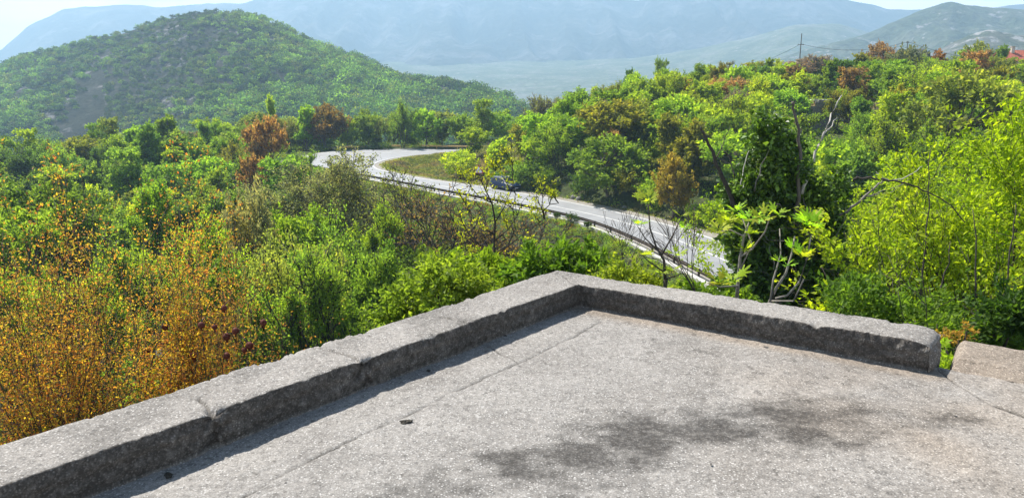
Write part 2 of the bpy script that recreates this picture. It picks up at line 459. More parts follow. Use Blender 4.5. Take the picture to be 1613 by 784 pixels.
# valley fan rising to the mountain's foot
M_VAL = terrain_mat('valley_fan', [(.3, (.07, .095, .045)), (.5, (.13, .15, .08)), (.64, (.20, .20, .16))], .012, .08, patch=(.05, .63, (.34, .33, .31)), bump=1.0, dist=10)
ridge('valley', [(-900, 105, 2450), (0, 102, 2450), (400, 100, 2450), (800, 97, 2450), (1000, 92, 2400), (1100, 78, 2350), (1180, 60, 2300), (1250, 40, 2250), (1320, 38, 2250), (1400, 60, 2300), (1800, 70, 2350), (2600, 80, 2450)],
        (lambda D: D * .30, -100), (600, -60), M_VAL, (8, 220, 8.8), nu=300, nt=120, power=1.5)
# nearer hills at the right
M_HR = terrain_mat('right_hill', [(.3, (.06, .085, .04)), (.5, (.10, .12, .065)), (.64, (.15, .16, .11))], .012, .08, patch=(.03, .60, (.34, .33, .32)), bump=1.0, dist=14)
ridge('right_hill', [(1090, 135, 1500), (1180, 100, 1500), (1260, 78, 1500), (1320, 62, 1500), (1370, 47, 1500), (1400, 33, 1500), (1440, 20, 1500), (1480, 8, 1500), (1500, 5, 1500), (1530, 9, 1500), (1570, 9, 1500), (1620, 12, 1500), (1800, 0, 1500), (2200, 20, 1500)],
        (lambda D: D * .55, -90), (400, -60), M_HR, (15, 115, 2.2), nu=300, nt=110, power=1.0, gully=26)
M_HR2 = terrain_mat('right_rocky_spur', [(.3, (.06, .085, .04)), (.5, (.12, .125, .08)), (.6, (.17, .165, .14))], .03, .16, patch=(.045, .53, (.36, .35, .34)), bump=1.0, dist=6)
ridge('rocky_spur', [(1180, 150, 900), (1300, 128, 900), (1400, 108, 900), (1450, 92, 900), (1500, 66, 900), (1530, 52, 900), (1560, 44, 900), (1613, 52, 900), (1700, 48, 900), (1900, 80, 900), (2100, 130, 900)],
        (lambda D: D * .5, -80), (250, -80), M_HR2, (8, 58, 7.2), nu=260, nt=90, power=1.0, gully=14)

# haze: the valley air
def haze():
    mb = MB(); mb.box((0, 1880, 135), (10400, 4800, 590))
    m, nt, o = newmat('haze')
    v = N(nt, 'ShaderNodeVolumePrincipled', Density=.00036, Anisotropy=.25)
    v.inputs['Color'].default_value = (.46, .69, .92, 1)
    nt.links.new(v.outputs['Volume'], o.inputs['Volume'])
    h = mb.build('haze', m); tag(h, kind='stuff')
haze()

# ------------------------------------------------------------------ road, lines, kerb, verge, meadow
def strip(name, A, B, z, mat, th=0.0):
    P = np.stack([np.c_[A, np.full(len(A), z)], np.c_[B, np.full(len(B), z)]], 1)
    if th:
        P = np.stack([np.c_[A, np.full(len(A), z - th)], np.c_[A, np.full(len(A), z)], np.c_[B, np.full(len(B), z)], np.c_[B, np.full(len(B), z - th)]], 1)
    o = link(name, grid_mesh(name, P, smooth=False), mat)
    return tag(o, kind='structure')
def offset(poly, d):
    t = np.gradient(poly, axis=0); t /= np.linalg.norm(t, axis=1)[:, None]
    return poly + np.c_[-t[:, 1], t[:, 0]] * d
# travelling from the far leg round the bend the outer side lies to the right
inn_s = 1.0
M_ASPH = simple('asphalt', (.24, .243, .25), .62, var=.12, scale=.6, bump=.15, spec=.5)
M_LINE = simple('road_paint', (.62, .62, .60), .6, var=.15, scale=3)
M_KERB = simple('kerb_concrete', (.45, .44, .41), .85, var=.2, scale=3)
M_GRAV = simple('gravel', (.24, .22, .19), .95, var=.4, scale=4, bump=.6)
strip('road', OUTER, INNER, ZR, M_ASPH, .05)
dirO = (INNER - OUTER) / np.linalg.norm(INNER - OUTER, axis=1)[:, None]
strip('edge_marking', OUTER + dirO * .30, OUTER + dirO * .48, ZR + .004, M_LINE)
strip('edge_marking', INNER - dirO * .22, INNER - dirO * .40, ZR + .004, M_LINE)
MID = OUTER + dirO * (HALFW * 1.0)[:, None]
strip('centre_marking', MID - dirO * .075, MID + dirO * .075, ZR + .004, M_LINE)
strip('gravel_verge', INNER + dirO * .02, INNER + dirO * 1.5, ZR - .03, M_GRAV, .1)
strip('road_shoulder', OUTER - dirO * .02, OUTER - dirO * .75, ZR - .02, M_GRAV, .1)
kb = slice(72, 205)
strip('road_kerb', (OUTER - dirO * .80)[kb], (OUTER - dirO * 1.22)[kb], ZR + .10, M_KERB, .5)

M_RUST = simple('weathered_rail_steel', (.06, .042, .03), .85, metal=0.0, var=.4, scale=2)
M_OCHRE = simple('ochre_rail_paint', (.55, .36, .11), .6, var=.25, scale=1.5)
def guardrail(name, path, z0, mat, label, step=4.0, dz=0.0):
    seg = np.linalg.norm(np.diff(path, axis=0), axis=1); L = np.r_[0, np.cumsum(seg)]
    n = int(L[-1] / 1.0)
    S = np.linspace(0, L[-1], n)
    p = np.c_[np.interp(S, L, path[:, 0]), np.interp(S, L, path[:, 1])]
    t = np.gradient(p, axis=0); t /= np.linalg.norm(t, axis=1)[:, None]; nn = np.c_[-t[:, 1], t[:, 0]]
    o0 = Vector((p[0][0], p[0][1], z0))
    root = empty(name, o0)
    prof = [(0, .44), (.05, .47), (.05, .53), (-.01, .57), (-.01, .61), (.05, .65), (.05, .71), (0, .75), (-.012, .75), (.036, .70), (.036, .66), (-.024, .61), (-.024, .57), (.036, .52), (.036, .48), (-.012, .44)]
    P = np.zeros((n, len(prof), 3))
    for k, (o, z) in enumerate(prof):
        P[:, k, :2] = p + nn * o - np.array([o0.x, o0.y]); P[:, k, 2] = z - dz
    link('rail', grid_mesh('rail', P, smooth=False, closed_j=True), mat, root)
    pm = MB(); pm.box((0, 0, .25), (.10, .14, .62)); pm.box((0, 0, .575), (.13, .17, .03)); pme = pm.me('post')
    for s in np.arange(1, L[-1], step)[:95]:
        i = int(s / L[-1] * (n - 1)); q = link('post', pme, mat, root)
        q.location = (p[i][0] - nn[i][0] * .0 - o0.x, p[i][1] - o0.y, 0); q.rotation_euler.z = math.atan2(t[i][1], t[i][0])
    tag(root, label, 'guardrail')
    return root
guardrail('guardrail', (OUTER - dirO * .62)[70:172], ZR, M_RUST, 'long dark rusty guardrail along the lower edge of the road, grown over with ivy', dz=.16)
guardrail('guardrail', (OUTER - dirO * .75)[5:29], ZR, M_OCHRE, 'ochre yellow guardrail on the far side of the bend, right of the dark bush')
guardrail('guardrail', (OUTER - dirO * .75)[32:46], ZR, M_OCHRE, 'ochre yellow guardrail at the left end of the bend, left of the dark bush')

# ------------------------------------------------------------------ leaves and branches
def unit(v): return v / np.maximum(np.linalg.norm(v, axis=-1, keepdims=True), 1e-9)
def leaf_quads(P, D, Nn, L, W, g=rng):
    """rhombic leaves: base point P, direction D, normal Nn"""
    n = len(P); D = unit(D); S = unit(np.cross(D, Nn)); Nn = np.cross(S, D)
    L = np.broadcast_to(L, n)[:, None] * g.uniform(.7, 1.25, (n, 1)); W = L * W
    lift = Nn * W * .25
    V = np.stack([P, P + D * L * .45 + S * W * .5 + lift, P + D * L, P + D * L * .45 - S * W * .5 + lift], 1)
    return V
def leaves_mesh(name, V, lv=None, tint=None):
    n = len(V)
    at = {'lv': ('FLOAT', 'FACE', lv if lv is not None else rng.random(n))}
    if tint is not None: at['tint'] = ('FLOAT_COLOR', 'FACE', np.c_[tint, np.ones(n)])
    return mesh(name, V.reshape(-1, 3), np.arange(n * 4), np.full(n, 4), False, at)
def blob_leaves(C, Rr, n, L, W=.6, flat=.75, shell=.55, up=.7, twigs=16, feather=.8):
    """n leaves on twigs that radiate from blob centres C (radii Rr): feathery clumps with gaps"""
    C = np.asarray(C, float); Rr = np.asarray(Rr, float); m = len(C)
    td = rng.normal(size=(m, twigs, 3)); td[..., 2] = td[..., 2] * .8 + .45 * feather; td = unit(td)
    tl = rng.uniform(.62, 1.12 + .38 * feather, (m, twigs)) * (1 + .25 * feather * np.clip(td[..., 2], 0, 1))
    pr = Rr ** 2; idx = rng.choice(m, n, p=pr / pr.sum()); k = rng.integers(0, twigs, n)
    d = td[idx, k]; t = rng.uniform(.25, 1.0, n) ** .7
    P = C[idx] + d * (Rr[idx] * tl[idx, k] * t)[:, None] * np.array([1, 1, flat * .5 + .5])
    P += rng.normal(size=P.shape) * (Rr[idx] * .17 * (1.25 - .6 * t))[:, None]
    D = unit(d * .8 + rng.normal(size=(n, 3)) * .8)
    Nn = unit(d * .3 + np.array([0, 0, up]) + rng.normal(size=(n, 3)) * .7)
    return leaf_quads(P, D, Nn, L, W)

def limb(mb, a, b, r0, r1, wob=.12, n=5, k=4):
    a = Vector(a); b = Vector(b); d = (b - a).length
    pts = []
    for i in range(k + 1):
        t = i / k; p = a.lerp(b, t)
        if 0 < i < k: p = p + Vector((random.uniform(-1, 1), random.uniform(-1, 1), random.uniform(-.5, .5))) * wob * d * .5
        p.z += math.sin(t * math.pi) * wob * d * -.2
        pts.append(p)
    mb.tube(pts, [r0 + (r1 - r0) * (i / k) for i in range(k + 1)], n)
    return pts

def tree_meshes(seed, H=5.5, Rc=2.1, base=.22, nb=28, nl=5400, L=.33, lobes=None, tw=True, shape='round', trunks=1, rb=(.45, .85)):
    """a broadleaf tree of height H: (trunk mesh, crown mesh)"""
    random.seed(seed); global rng
    rng = np.random.default_rng(seed)
    C = []; Rr = []
    tries = 0
    while len(C) < nb and tries < 4000:
        tries += 1
        t = random.random(); z = base * H + t * (H - base * H)
        if shape == 'round': rad = Rc * math.sqrt(max(0, 1 - ((t - .42) / .6) ** 2))
        elif shape == 'tall': rad = Rc * (.95 - .6 * t) * (1 if t > .1 else .7)
        elif shape == 'umbrella': rad = Rc * (0.25 + .75 * min(1, t * 1.6)) * (1 if t < .8 else .75)
        elif shape == 'vase': rad = Rc * (.35 + .65 * t)
        rad *= 1 + .25 * math.sin(seed * 3 + t * 7)
        w = random.uniform(0, 2 * math.pi); q = rad * math.sqrt(random.uniform(.25, 1))
        r = random.uniform(*rb) * Rc * .42
        p = (q * math.cos(w), q * math.sin(w), min(z, H - r * .7))
        if all((Vector(p) - Vector(c)).length > .62 * (r + s) * .8 for c, s in zip(C, Rr)):
            C.append(p); Rr.append(r)
    V = blob_leaves(C, Rr, nl, L, feather=1.7, twigs=11)
    cm = leaves_mesh('crown', V)
    mb = MB()
    for k in range(trunks):
        off = Vector((random.uniform(-1, 1), random.uniform(-1, 1), 0)) * (.12 * Rc if trunks > 1 else 0)
        top = Vector((random.uniform(-.25, .25) * Rc, random.uniform(-.25, .25) * Rc, H * random.uniform(.62, .8))) + off * 3
        r0 = .035 * H / math.sqrt(trunks) * .8
        tp = limb(mb, off + Vector((0, 0, -.4)), top, r0, r0 * .25, .06, 6, 6)
        for c, r in zip(C[k::trunks], Rr[k::trunks]):
            j = min(range(1, 6), key=lambda i: abs(tp[i].z - (c[2] - .3 * H * .5)))
            cp = limb(mb, tp[j], c, r0 * .38, r0 * .12, .12, 4, 3)
            if tw:
                for _ in range(5):
                    e = Vector(c) + Vector((random.gauss(0, 1), random.gauss(0, 1), random.gauss(.5, .8))).normalized() * r * random.uniform(.7, 1.0)
                    mb.tube([cp[-2], Vector(c).lerp(e, .4), e], [r0 * .12, r0 * .08, r0 * .04], 3)
    return mb.me('trunk', True), cm

def grow(mb, tips, p, d, length, rad, depth, spec, k=4, n=5):
    """recursive branching; tips collects (point, direction) of the outermost twigs"""
    pts = [p.copy()]; dd = d.copy()
    for i in range(k):
        dd = (dd + Vector((random.gauss(0, 1), random.gauss(0, 1), random.gauss(0, 1))) * spec['wob'] + Vector((0, 0, spec['up']))).normalized()
        pts.append(pts[-1] + dd * length / k)
    rad = max(rad, spec.get('rmin', .004)); r1 = max(rad * spec['tap'], spec.get('rmin', .004))
    rr = [rad + (r1 - rad) * i / k for i in range(k + 1)]
    if rad > spec.get('minr', 0): mb.tube(pts, rr, n if rad > .02 else 3)
    if depth <= spec.get('leafdepth', 1):
        for i in range(1, k + 1): tips.append((pts[i], (pts[i] - pts[i - 1]).normalized()))
    if depth == 0: return
    nc = spec['n'][min(depth, len(spec['n']) - 1)]
    for c in range(nc):
        t = random.uniform(spec.get('t0', .35), 1.0) if c < nc - 1 else 1.0
        i = min(k, int(t * k)); f = t * k - i
        q = pts[i] if i == k else pts[i].lerp(pts[i + 1], f)
        ax = pts[min(i + 1, k)] - pts[min(i, k - 1)]; ax.normalize()
        s = ax.cross(Vector((random.gauss(0, 1), random.gauss(0, 1), random.gauss(0, 1)))).normalized()
        an = R(random.uniform(*spec['ang'])) * (1 if c < nc - 1 else .4)
        nd = (ax * math.cos(an) + s * math.sin(an)).normalized()
        grow(mb, tips, q, nd, length * random.uniform(*spec['len']), rr[i] * random.uniform(.6, .8), depth - 1, spec, max(2, k - 1), n)
def tip_leaves(tips, per, L, W=.5, spread=.06, droop=0.0, up=.8):
    P = np.array([t[0][:] for t in tips]); D = np.array([t[1][:] for t in tips])
    P = np.repeat(P, per, 0); D = np.repeat(D, per, 0); n = len(P)
    P = P + rng.normal(size=(n, 3)) * spread
    D = unit(D * .6 + rng.normal(size=(n, 3)) * .8 + np.array([0, 0, -droop]))
    Nn = unit(np.array([0, 0, up]) + rng.normal(size=(n, 3)) * .7)
    return leaf_quads(P, D, Nn, L, W)

TINT = dict(fresh=(.25, .35, .042), lime=(.335, .40, .035), mid=(.185, .275, .048), deep=(.08, .135, .03), olive=(.22, .225, .045),
            rust=(.26, .165, .10), orange=(.36, .25, .055), pink=(.36, .23, .16), grey=(.15, .165, .12), bare=(.27, .23, .14), pale=(.20, .25, .08))

# ---- prototypes of the wood (mesh data shared by the copies)
FAR = []
for i, kw in enumerate([dict(shape='tall', Rc=1.9, nb=30), dict(shape='tall', Rc=1.6, H=6.8, nb=30), dict(shape='round', Rc=2.4, H=5.4, nb=38, nl=6600), dict(shape='vase', Rc=1.9, H=6.2, nb=32, trunks=4),
                        dict(shape='round', Rc=1.9, H=5.0, nb=26, nl=4800), dict(shape='tall', Rc=1.9, H=7.2, nb=36, trunks=3, nl=6400), dict(shape='umbrella', Rc=2.5, H=5.8, nb=30, rb=(.4, .75))]):
    FAR.append(tree_meshes(100 + i, **kw))
SHR = [tree_meshes(200 + i, H=2.6, Rc=1.7, base=.12, nb=14, nl=2200, L=.27, trunks=3, tw=False, rb=(.7, 1.1)) for i in range(4)]
NEAR = [tree_meshes(300 + i, H=7.2, Rc=2.5, base=.22, nb=46, nl=14000, L=.19, trunks=[1, 3, 2, 4][i], shape=['tall', 'vase', 'round', 'tall'][i], rb=(.4, .7)) for i in range(4)]
BARE = []
for i in range(4):
    random.seed(400 + i); rng = np.random.default_rng(400 + i)
    mb = MB(); tips = []
    sp = dict(wob=.10, up=.05, tap=.6, rmin=.026, n=[3, 4, 4, 4, 3], ang=(18, 45), len=(.55, .8), leafdepth=1)
    for s in range([1, 2, 3, 3][i]):
        grow(mb, tips, Vector((random.uniform(-.2, .2), random.uniform(-.2, .2), -.3)), Vector((random.uniform(-.2, .2), random.uniform(-.2, .2), 1)).normalized(), 2.2, .085, 5, sp, 5, 5)
    V = tip_leaves(tips, 1, .17, .6)
    BARE.append((mb.me('trunk', True), leaves_mesh('crown', V)))
AIRY = []; SLENDER = []
for i in range(5):
    random.seed(440 + i); rng = np.random.default_rng(440 + i)
    mb = MB(); tips = []
    sp = dict(wob=.09, up=.075, tap=.6, rmin=.017, n=[3, 4, 4, 4, 3], ang=(16, 42), len=(.52, .76), leafdepth=1, t0=.3)
    for q in range([1, 3, 2, 4, 2][i]):
        grow(mb, tips, Vector((random.uniform(-.3, .3), random.uniform(-.3, .3), -.3)), Vector((random.uniform(-.3, .3), random.uniform(-.3, .3), 1)).normalized(), 2.3, .085 / math.sqrt([1, 3, 2, 4, 2][i]) * 1.2, 5 if i in (0, 2) else 4, sp, 5, 5)
    mz = np.percentile([t[0].z for t in tips], 98); k_ = 6.6 / mz
    mb.V = [(a * k_, b * k_, c * k_) for a, b, c in mb.V]; tips = [(t[0] * k_, t[1]) for t in tips]
    V = tip_leaves(tips, max(1, round(8500 / len(tips))), .21, .6, .13, 0, .8)
    AIRY.append((mb.me('trunk', True), leaves_mesh('crown', V)))
    if i < 4:
        V = tip_leaves(tips, max(1, round(21000 / len(tips))), .125, .58, .11, 0, .8)
        SLENDER.append((AIRY[-1][0].copy(), leaves_mesh('crown', V)))
rng = np.random.default_rng(5); random.seed(5)

KINDS = {'leafy_tree': FAR, 'tall_tree': NEAR, 'shrub': SHR, 'bare_tree': BARE, 'airy_tree': AIRY, 'slender_tree': SLENDER}
HREF = {'leafy_tree': 5.7, 'tall_tree': 7.2, 'shrub': 2.6, 'bare_tree': 6.6, 'airy_tree': 6.6, 'slender_tree': 6.6}
COUNT = {}
def plant(kind, x, y, H, tint, label, cat, group=None, var=None, name=None, wide=1.0, bark=None, z=None):
    ms = KINDS[kind]; v = random.randrange(len(ms)) if var is None else var
    tm, cm = ms[v]
    zz = gz(x, y) if z is None else z
    if kind == 'leafy_tree' and v in (3, 5, 1): name = name or 'upright_tree'  # taller upright leafy variants, single-stemmed ones among them
    r = empty(name or kind, (x, y, zz - .05), random.uniform(0, 6.283))
    s = H / HREF[kind]; r.scale = (s * wide, s * wide, s)
    c = TINT[tint] if isinstance(tint, str) else tint
    j = random.uniform(.82, 1.18); h = random.uniform(-.12, .12)
    t = link('trunk', tm, bark or M_BARK, r)
    k = link('crown', cm, M_LEAF, r)
    k.color = (c[0] * j * (1 + h), c[1] * j, c[2] * j * (1 - h), 1)
    tag(r, label, cat, group)
    return r
for ms, b in ((FAR, M_BARK), (NEAR, M_BARK), (SHR, M_BARKD), (BARE, M_BARKG), (AIRY, M_BARKD), (SLENDER, M_BARKD)):
    for tm, cm in ms: tm.materials.append(b); cm.materials.append(M_LEAF)

TW = {'rust': 'rust-coloured', 'pink': 'dusky pinkish', 'fresh': 'bright fresh-green', 'lime': 'yellow-green', 'mid': 'mid-green', 'deep': 'dark green', 'olive': 'olive-brown', 'bare': 'leafless brown', 'pale': 'pale grey-green', 'grey': 'silvery grey'}
OCC = []      # (x, y, r) places already taken
def free(x, y, r):
    return all((x - a) ** 2 + (y - b) ** 2 > (r + c) ** 2 * .25 for a, b, c in OCC)

# ---- singular trees, each placed at its own bearing and distance: (kind, u, v of the top, distance, tint, width factor, variant, label)
SING = [
 ('leafy_tree', 418, 197, 108, 'rust', .8, 6, 'rust-red tree crown in the green wood just left of the hairpin bend'),
 ('leafy_tree', 395, 240, 96, 'rust', .6, 4, 'smaller rust-red tree below the big rust one, left of the bend'),
 ('leafy_tree', 512, 170, 152, (.17, .12, .05), 1.25, 2, 'round brown-budded tree standing behind the left end of the ochre guardrail'),
 ('leafy_tree', 480, 178, 150, 'fresh', 1.0, 1, 'green tree directly left of the round brown-budded tree behind the bend'),
 ('leafy_tree', 545, 190, 153, 'fresh', .8, 4, 'small bright green tree directly right of the round brown-budded tree'),
 ('airy_tree', 633, 166, 154, 'fresh', .9, 3, 'tall airy light-green tree with bare stems above the ochre guardrail'),
 ('airy_tree', 595, 186, 158, 'pale', .9, 1, 'thin-stemmed pale tree left of the tall airy one above the ochre guardrail'),
 ('leafy_tree', 427, 165, 160, 'lime', .5, 1, 'slender yellow tree poking above the wood left of the bend'),
 ('leafy_tree', 228, 200, 118, 'mid', 1.0, 0, 'rounded dark-stemmed green tree standing up above the left wood under the hill'),
 ('leafy_tree', 128, 222, 128, 'olive', 1.3, 6, 'broad olive-coloured tree at the far left edge of the left wood'),
 ('bare_tree', 22, 214, 120, 'deep', .7, 0, 'dark ivy-hung thin tree at the left edge of the wood'),
 ('leafy_tree', 1030, 168, 108, 'rust', .65, 4, 'small rust-coloured tree halfway up the right slope, above the car'),
 ('leafy_tree', 1072, 128, 122, (.26, .13, .06), 1.2, 6, 'rust-brown tree near the crest, above the small rust-coloured tree'),
 ('leafy_tree', 914, 258, 93, 'rust', .5, 4, 'small rust-red bush-like tree at the foot of the slope right of the car'),
 ('leafy_tree', 1062, 250, 76, 'orange', .75, 2, 'ochre-orange tree by the roadside below the right slope'),
 ('leafy_tree', 962, 220, 86, 'mid', 1.35, 2, 'large rounded deep-green tree by the road right of the rust-red bush'),
 ('bare_tree', 850, 134, 116, 'olive', .9, 1, 'tall twiggy tree on the skyline at the left end of the ridge'),
 ('bare_tree', 895, 138, 122, 'bare', .9, 3, 'leafless tree on the skyline right of the twiggy one at the ridge end'),
 ('bare_tree', 935, 138, 124, 'pink', .8, 2, 'pinkish bare-twigged tree on the skyline of the ridge above the car'),
 ('tall_tree', 992, 112, 128, 'deep', .7, 3, 'ivy-dark upright tree on the skyline right of the pinkish bare tree'),
 ('tall_tree', 1042, 96, 134, 'pale', .6, 1, 'thin pale tree rising highest on the skyline left of the rust-brown tree'),
 ('bare_tree', 1145, 84, 148, 'olive', 1.1, 0, 'dark-twigged bare tree on the skyline left of the power pole'),
 ('bare_tree', 1290, 74, 142, 'pink', 1.5, 3, 'wide brown bare-twigged tree directly right of the taller power pole'),
 ('bare_tree', 1260, 84, 138, 'pink', 1.3, 2, 'brown bare-twigged tree in front of the taller power pole'),
 ('leafy_tree', 1385, 72, 158, (.24, .14, .09), 1.1, 2, 'dusky pink tree on the ridge between the two power poles'),
 ('leafy_tree', 1420, 78, 154, (.26, .15, .07), .8, 4, 'dusty orange tree on the ridge just left of the shorter power pole'),
 ('shrub', 1428, 84, 146, 'grey', 1.25, 0, 'silvery grey bush on the ridge in front of the dark rock'),
 ('leafy_tree', 1480, 82, 152, (.27, .14, .05), 1.05, 0, 'orange-brown tree on the ridge right of the silvery grey bush'),
 ('leafy_tree', 1548, 92, 150, (.36, .12, .04), 1.2, 2, 'bright orange-red tree on the ridge left of the red-roofed house'),
 ('leafy_tree', 1540, 74, 175, 'pale', 1.2, 2, 'pale blue-green tree behind the bright orange-red tree on the ridge'),
 ('leafy_tree', 1578, 82, 148, 'mid', .8, 1, 'green tree standing just left of the red-roofed house'),
 ('leafy_tree', 745, 205, 128, 'lime', 1.0, 6, 'yellow-green tree at the right end of the meadow inside the bend'),
 ('leafy_tree', 785, 222, 108, 'lime', 1.1, 0, 'bright yellow-green tree directly behind the parked car'),
 ('shrub', 725, 238, 112, 'lime', 1.2, 1, 'bright yellow-green bush at the edge of the meadow behind the warning sign'),
 ('leafy_tree', 1312, 106, 118, 'mid', .9, 1, 'upright dark-leaved tree on the upper slope below the brown bare trees'),
 ('leafy_tree', 1260, 118, 112, 'lime', 1.0, 0, 'lime-green tree on the upper slope under the taller power pole'),
 ('leafy_tree', 1530, 128, 74, 'olive', 1.3, 2, 'broad olive-brown tree high on the right behind the bright lime tree'),
 # left foreground wood
 ('tall_tree', 385, 325, 40, 'bare', .55, 1, 'thin half-bare tree with dark stem in the left hollow'),
 ('slender_tree', 300, 370, 34, 'fresh', .9, 2, 'fresh green tree behind the orange shrub at its right edge'),
 ('tall_tree', 470, 340, 42, 'fresh', .9, 0, 'light green leafy tree left of the two grey umbrella trees'),
 ('slender_tree', 548, 380, 33, 'mid', .95, 3, 'multi-stemmed green tree beneath the grey umbrella tree'),
 ('slender_tree', 435, 400, 28, 'pale', .8, 1, 'light green slender tree nearest above the parapet at left centre'),
 ('slender_tree', 610, 345, 46, 'fresh', .8, 2, 'green tree between the grey umbrella tree and the brown-twigged tree'),
 ('slender_tree', 590, 410, 26, 'mid', .7, 0, 'mid-green tree just above the parapet left of the bright bush'),
 ('tall_tree', 340, 430, 24, 'mid', .8, 3, 'mid-green tree low behind the pomegranate fruit'),
 ('slender_tree', 500, 430, 24, 'mid', .8, 2, 'fresh green tree low above the middle of the left parapet'),
 ('slender_tree', 215, 300, 52, 'fresh', 1.0, 0, 'fresh green tree rising behind the top of the orange shrub'),
 ('tall_tree', 60, 300, 48, 'deep', 1.2, 2, 'dark green tree behind the left end of the orange shrub'),
 ('tall_tree', 20, 330, 40, 'mid', 1.1, 0, 'mid-green tree at the left picture edge behind the orange shrub'),
 ('leafy_tree', 462, 252, 110, 'deep', .9, 2, 'dark evergreen-looking tree right at the outer corner of the hairpin'),
]
for kind, u, v, d, tint, wide, var, lab in SING:
    top = aty(u, v, d); x, y = top.x, top.y; g = gz(x, y)
    H = max(top.z - g, 1.2)
    plant(kind, x, y, H, tint, lab, 'bush' if kind == 'shrub' else 'tree', var=var, wide=min(1.6, wide * (HREF[kind] / H) ** .5) if H > HREF[kind] else wide)
    OCC.append((x, y, 4.0))

# ---- grey umbrella trees and brown-twigged tree below the bend
def umbrella(u, v, d, seed, label, tint=(.23, .24, .15), H=None, nl=22000, wide=1.0, name='umbrella_tree', bark=M_BARK):
    global rng
    random.seed(seed); rng = np.random.default_rng(seed)
    top = aty(u, v, d); g = gz(top.x, top.y); H = H or top.z - g
    r = empty(name, (top.x, top.y, g - .05))
    mb = MB(); tips = []
    sp = dict(wob=.08, up=.015, tap=.62, rmin=.017, n=[4, 4, 4, 4, 4, 3], ang=(22, 50), len=(.5, .75), leafdepth=1, t0=.5)
    for k in range(2):
        grow(mb, tips, Vector((k * .5 - .2, 0, -.3)), Vector((random.uniform(-.08, .08), random.uniform(-.08, .08), 1)), H * .44, .18, 5, sp, 5, 6)
    mz = np.percentile([t[0].z for t in tips], 97); s = H / mz
    mb.V = [(a * s * wide, b * s * wide, c * s) for a, b, c in mb.V]
    tips = [(Vector((t[0].x * s * wide, t[0].y * s * wide, t[0].z * s)), t[1]) for t in tips]
    mb.build('trunk', bark, r, True)
    V = tip_leaves(tips[::max(1, len(tips) // nl)], max(1, nl // len(tips)), .19, .55, .14)
    c = link('crown', leaves_mesh('crown', V), M_LEAF, r); c.color = (*tint, 1)
    tag(r, label, 'tree'); OCC.append((top.x, top.y, 4))
umbrella(556, 250, 62, 41, 'taller grey umbrella-shaped tree in front of the hairpin road', wide=1.25)
umbrella(508, 288, 60, 42, 'lower grey umbrella-shaped tree left of the taller one below the bend', wide=1.1)
umbrella(645, 282, 52, 43, 'brown-twigged green tree below the guardrail, right of the grey umbrella trees', (.16, .18, .045), wide=.9, nl=7000, name='twiggy_tree', bark=M_BARKD)
umbrella(700, 320, 46, 44, 'low brown tangled tree right of the brown-twigged green tree', (.20, .13, .07), wide=1.3, nl=3500, name='twiggy_tree', bark=M_BARKD)
random.seed(77); rng = np.random.default_rng(77)

# ---- the wood at large
def in_wedge(x, y, a0, a1): return y > 5 and a0 < x / y < a1
def wood(n, region, spacing, kind, tints, hrange, labeler, seed, tries=30000):
    random.seed(seed); k = 0
    for _ in range(tries):
        if k >= n: break
        x = random.uniform(-115, 125); y = random.uniform(24, 172)
        if not region(x, y): continue
        if not free(x, y, spacing): continue
        if road_dist([x], [y])[0] < (2.4 if kind == 'shrub' else 3.4): continue
        tint = random.choices(list(tints), list(tints.values()))[0]
        lab, grp = labeler(x, y, tint, kind)
        hh = random.uniform(*hrange)
        if x > 0 and y > 108: hh *= max(.66, 1 - (y - 108) * .014)
        kk_ = kind if kind == 'shrub' or random.random() > (.42 if kind == 'leafy_tree' else .6) else ('slender_tree' if y < 60 else 'airy_tree')
        plant(kk_ if tint != 'bare' or kind == 'shrub' else 'bare_tree', x, y, hh * (1.08 if kk_ in ('airy_tree', 'slender_tree') else 1), tint, lab, 'bush' if kind == 'shrub' else 'tree', grp, wide=random.uniform(.9, 1.25))
        OCC.append((x, y, spacing)); k += 1
    return k
def right_slope(x, y):
    xr = np.interp(y, [20, 46, 57, 67, 77, 87, 97.5, 105, 125, 172], [27, 23, 20.6, 17.5, 13, 6, 1, 0, 0, 0])
    return x > xr + 1.5 and in_wedge(x, y, -.03, .74) and y < 166 - max(0, 18 - x) * .3 and not (y > 134 and x < 10)
def behind_bend(x, y): return y > 152 and in_wedge(x, y, -.36, .02)
def left_wood(x, y):
    if not in_wedge(x, y, -.74, -.02): return False
    if y > 152 and x > -52: return False
    if x > np.interp(y, [30, 50, 62, 75, 90, 104, 114, 128, 172], [-3, -3, -9, -14, -22, -30, -37, -43, -45]): return False
    return y > 30
def lab_right(x, y, t, k):
    w = 'bush' if k == 'shrub' else 'tree'
    v = 120 - 0  # noqa
    d = road_dist([x], [y])[0]
    if d < 12: return f'{TW[t]} {w} at the foot of the right-hand slope along the road', f'{TW[t]} {w}s along the road at the foot of the right slope'
    if y > 128: return f'{TW[t]} {w} near the crest of the right-hand wooded ridge', f'{TW[t]} {w}s near the crest of the right ridge'
    return f'{TW[t]} {w} in the dense wood halfway up the right-hand slope', f'{TW[t]} {w}s halfway up the right slope'
def lab_left(x, y, t, k):
    w = 'bush' if k == 'shrub' else 'tree'
    if y > 115: return f'{TW[t]} {w} along the far edge of the left wood under the hill', f'{TW[t]} {w}s along the far edge of the left wood'
    if y > 65: return f'{TW[t]} {w} in the middle of the left wood below the bend', f'{TW[t]} {w}s in the middle of the left wood'
    return f'{TW[t]} {w} in the near part of the wooded hollow on the left', f'{TW[t]} {w}s in the near part of the left hollow'
def lab_back(x, y, t, k): return f'{TW[t]} tree in the row behind the far guardrail of the bend', f'{TW[t]} trees behind the far guardrail'
tr = {'fresh': 5.5, 'lime': 3.2, 'mid': 2.6, 'deep': .35, 'olive': 2.4, 'bare': 1.1, 'rust': .3, 'pink': .35}
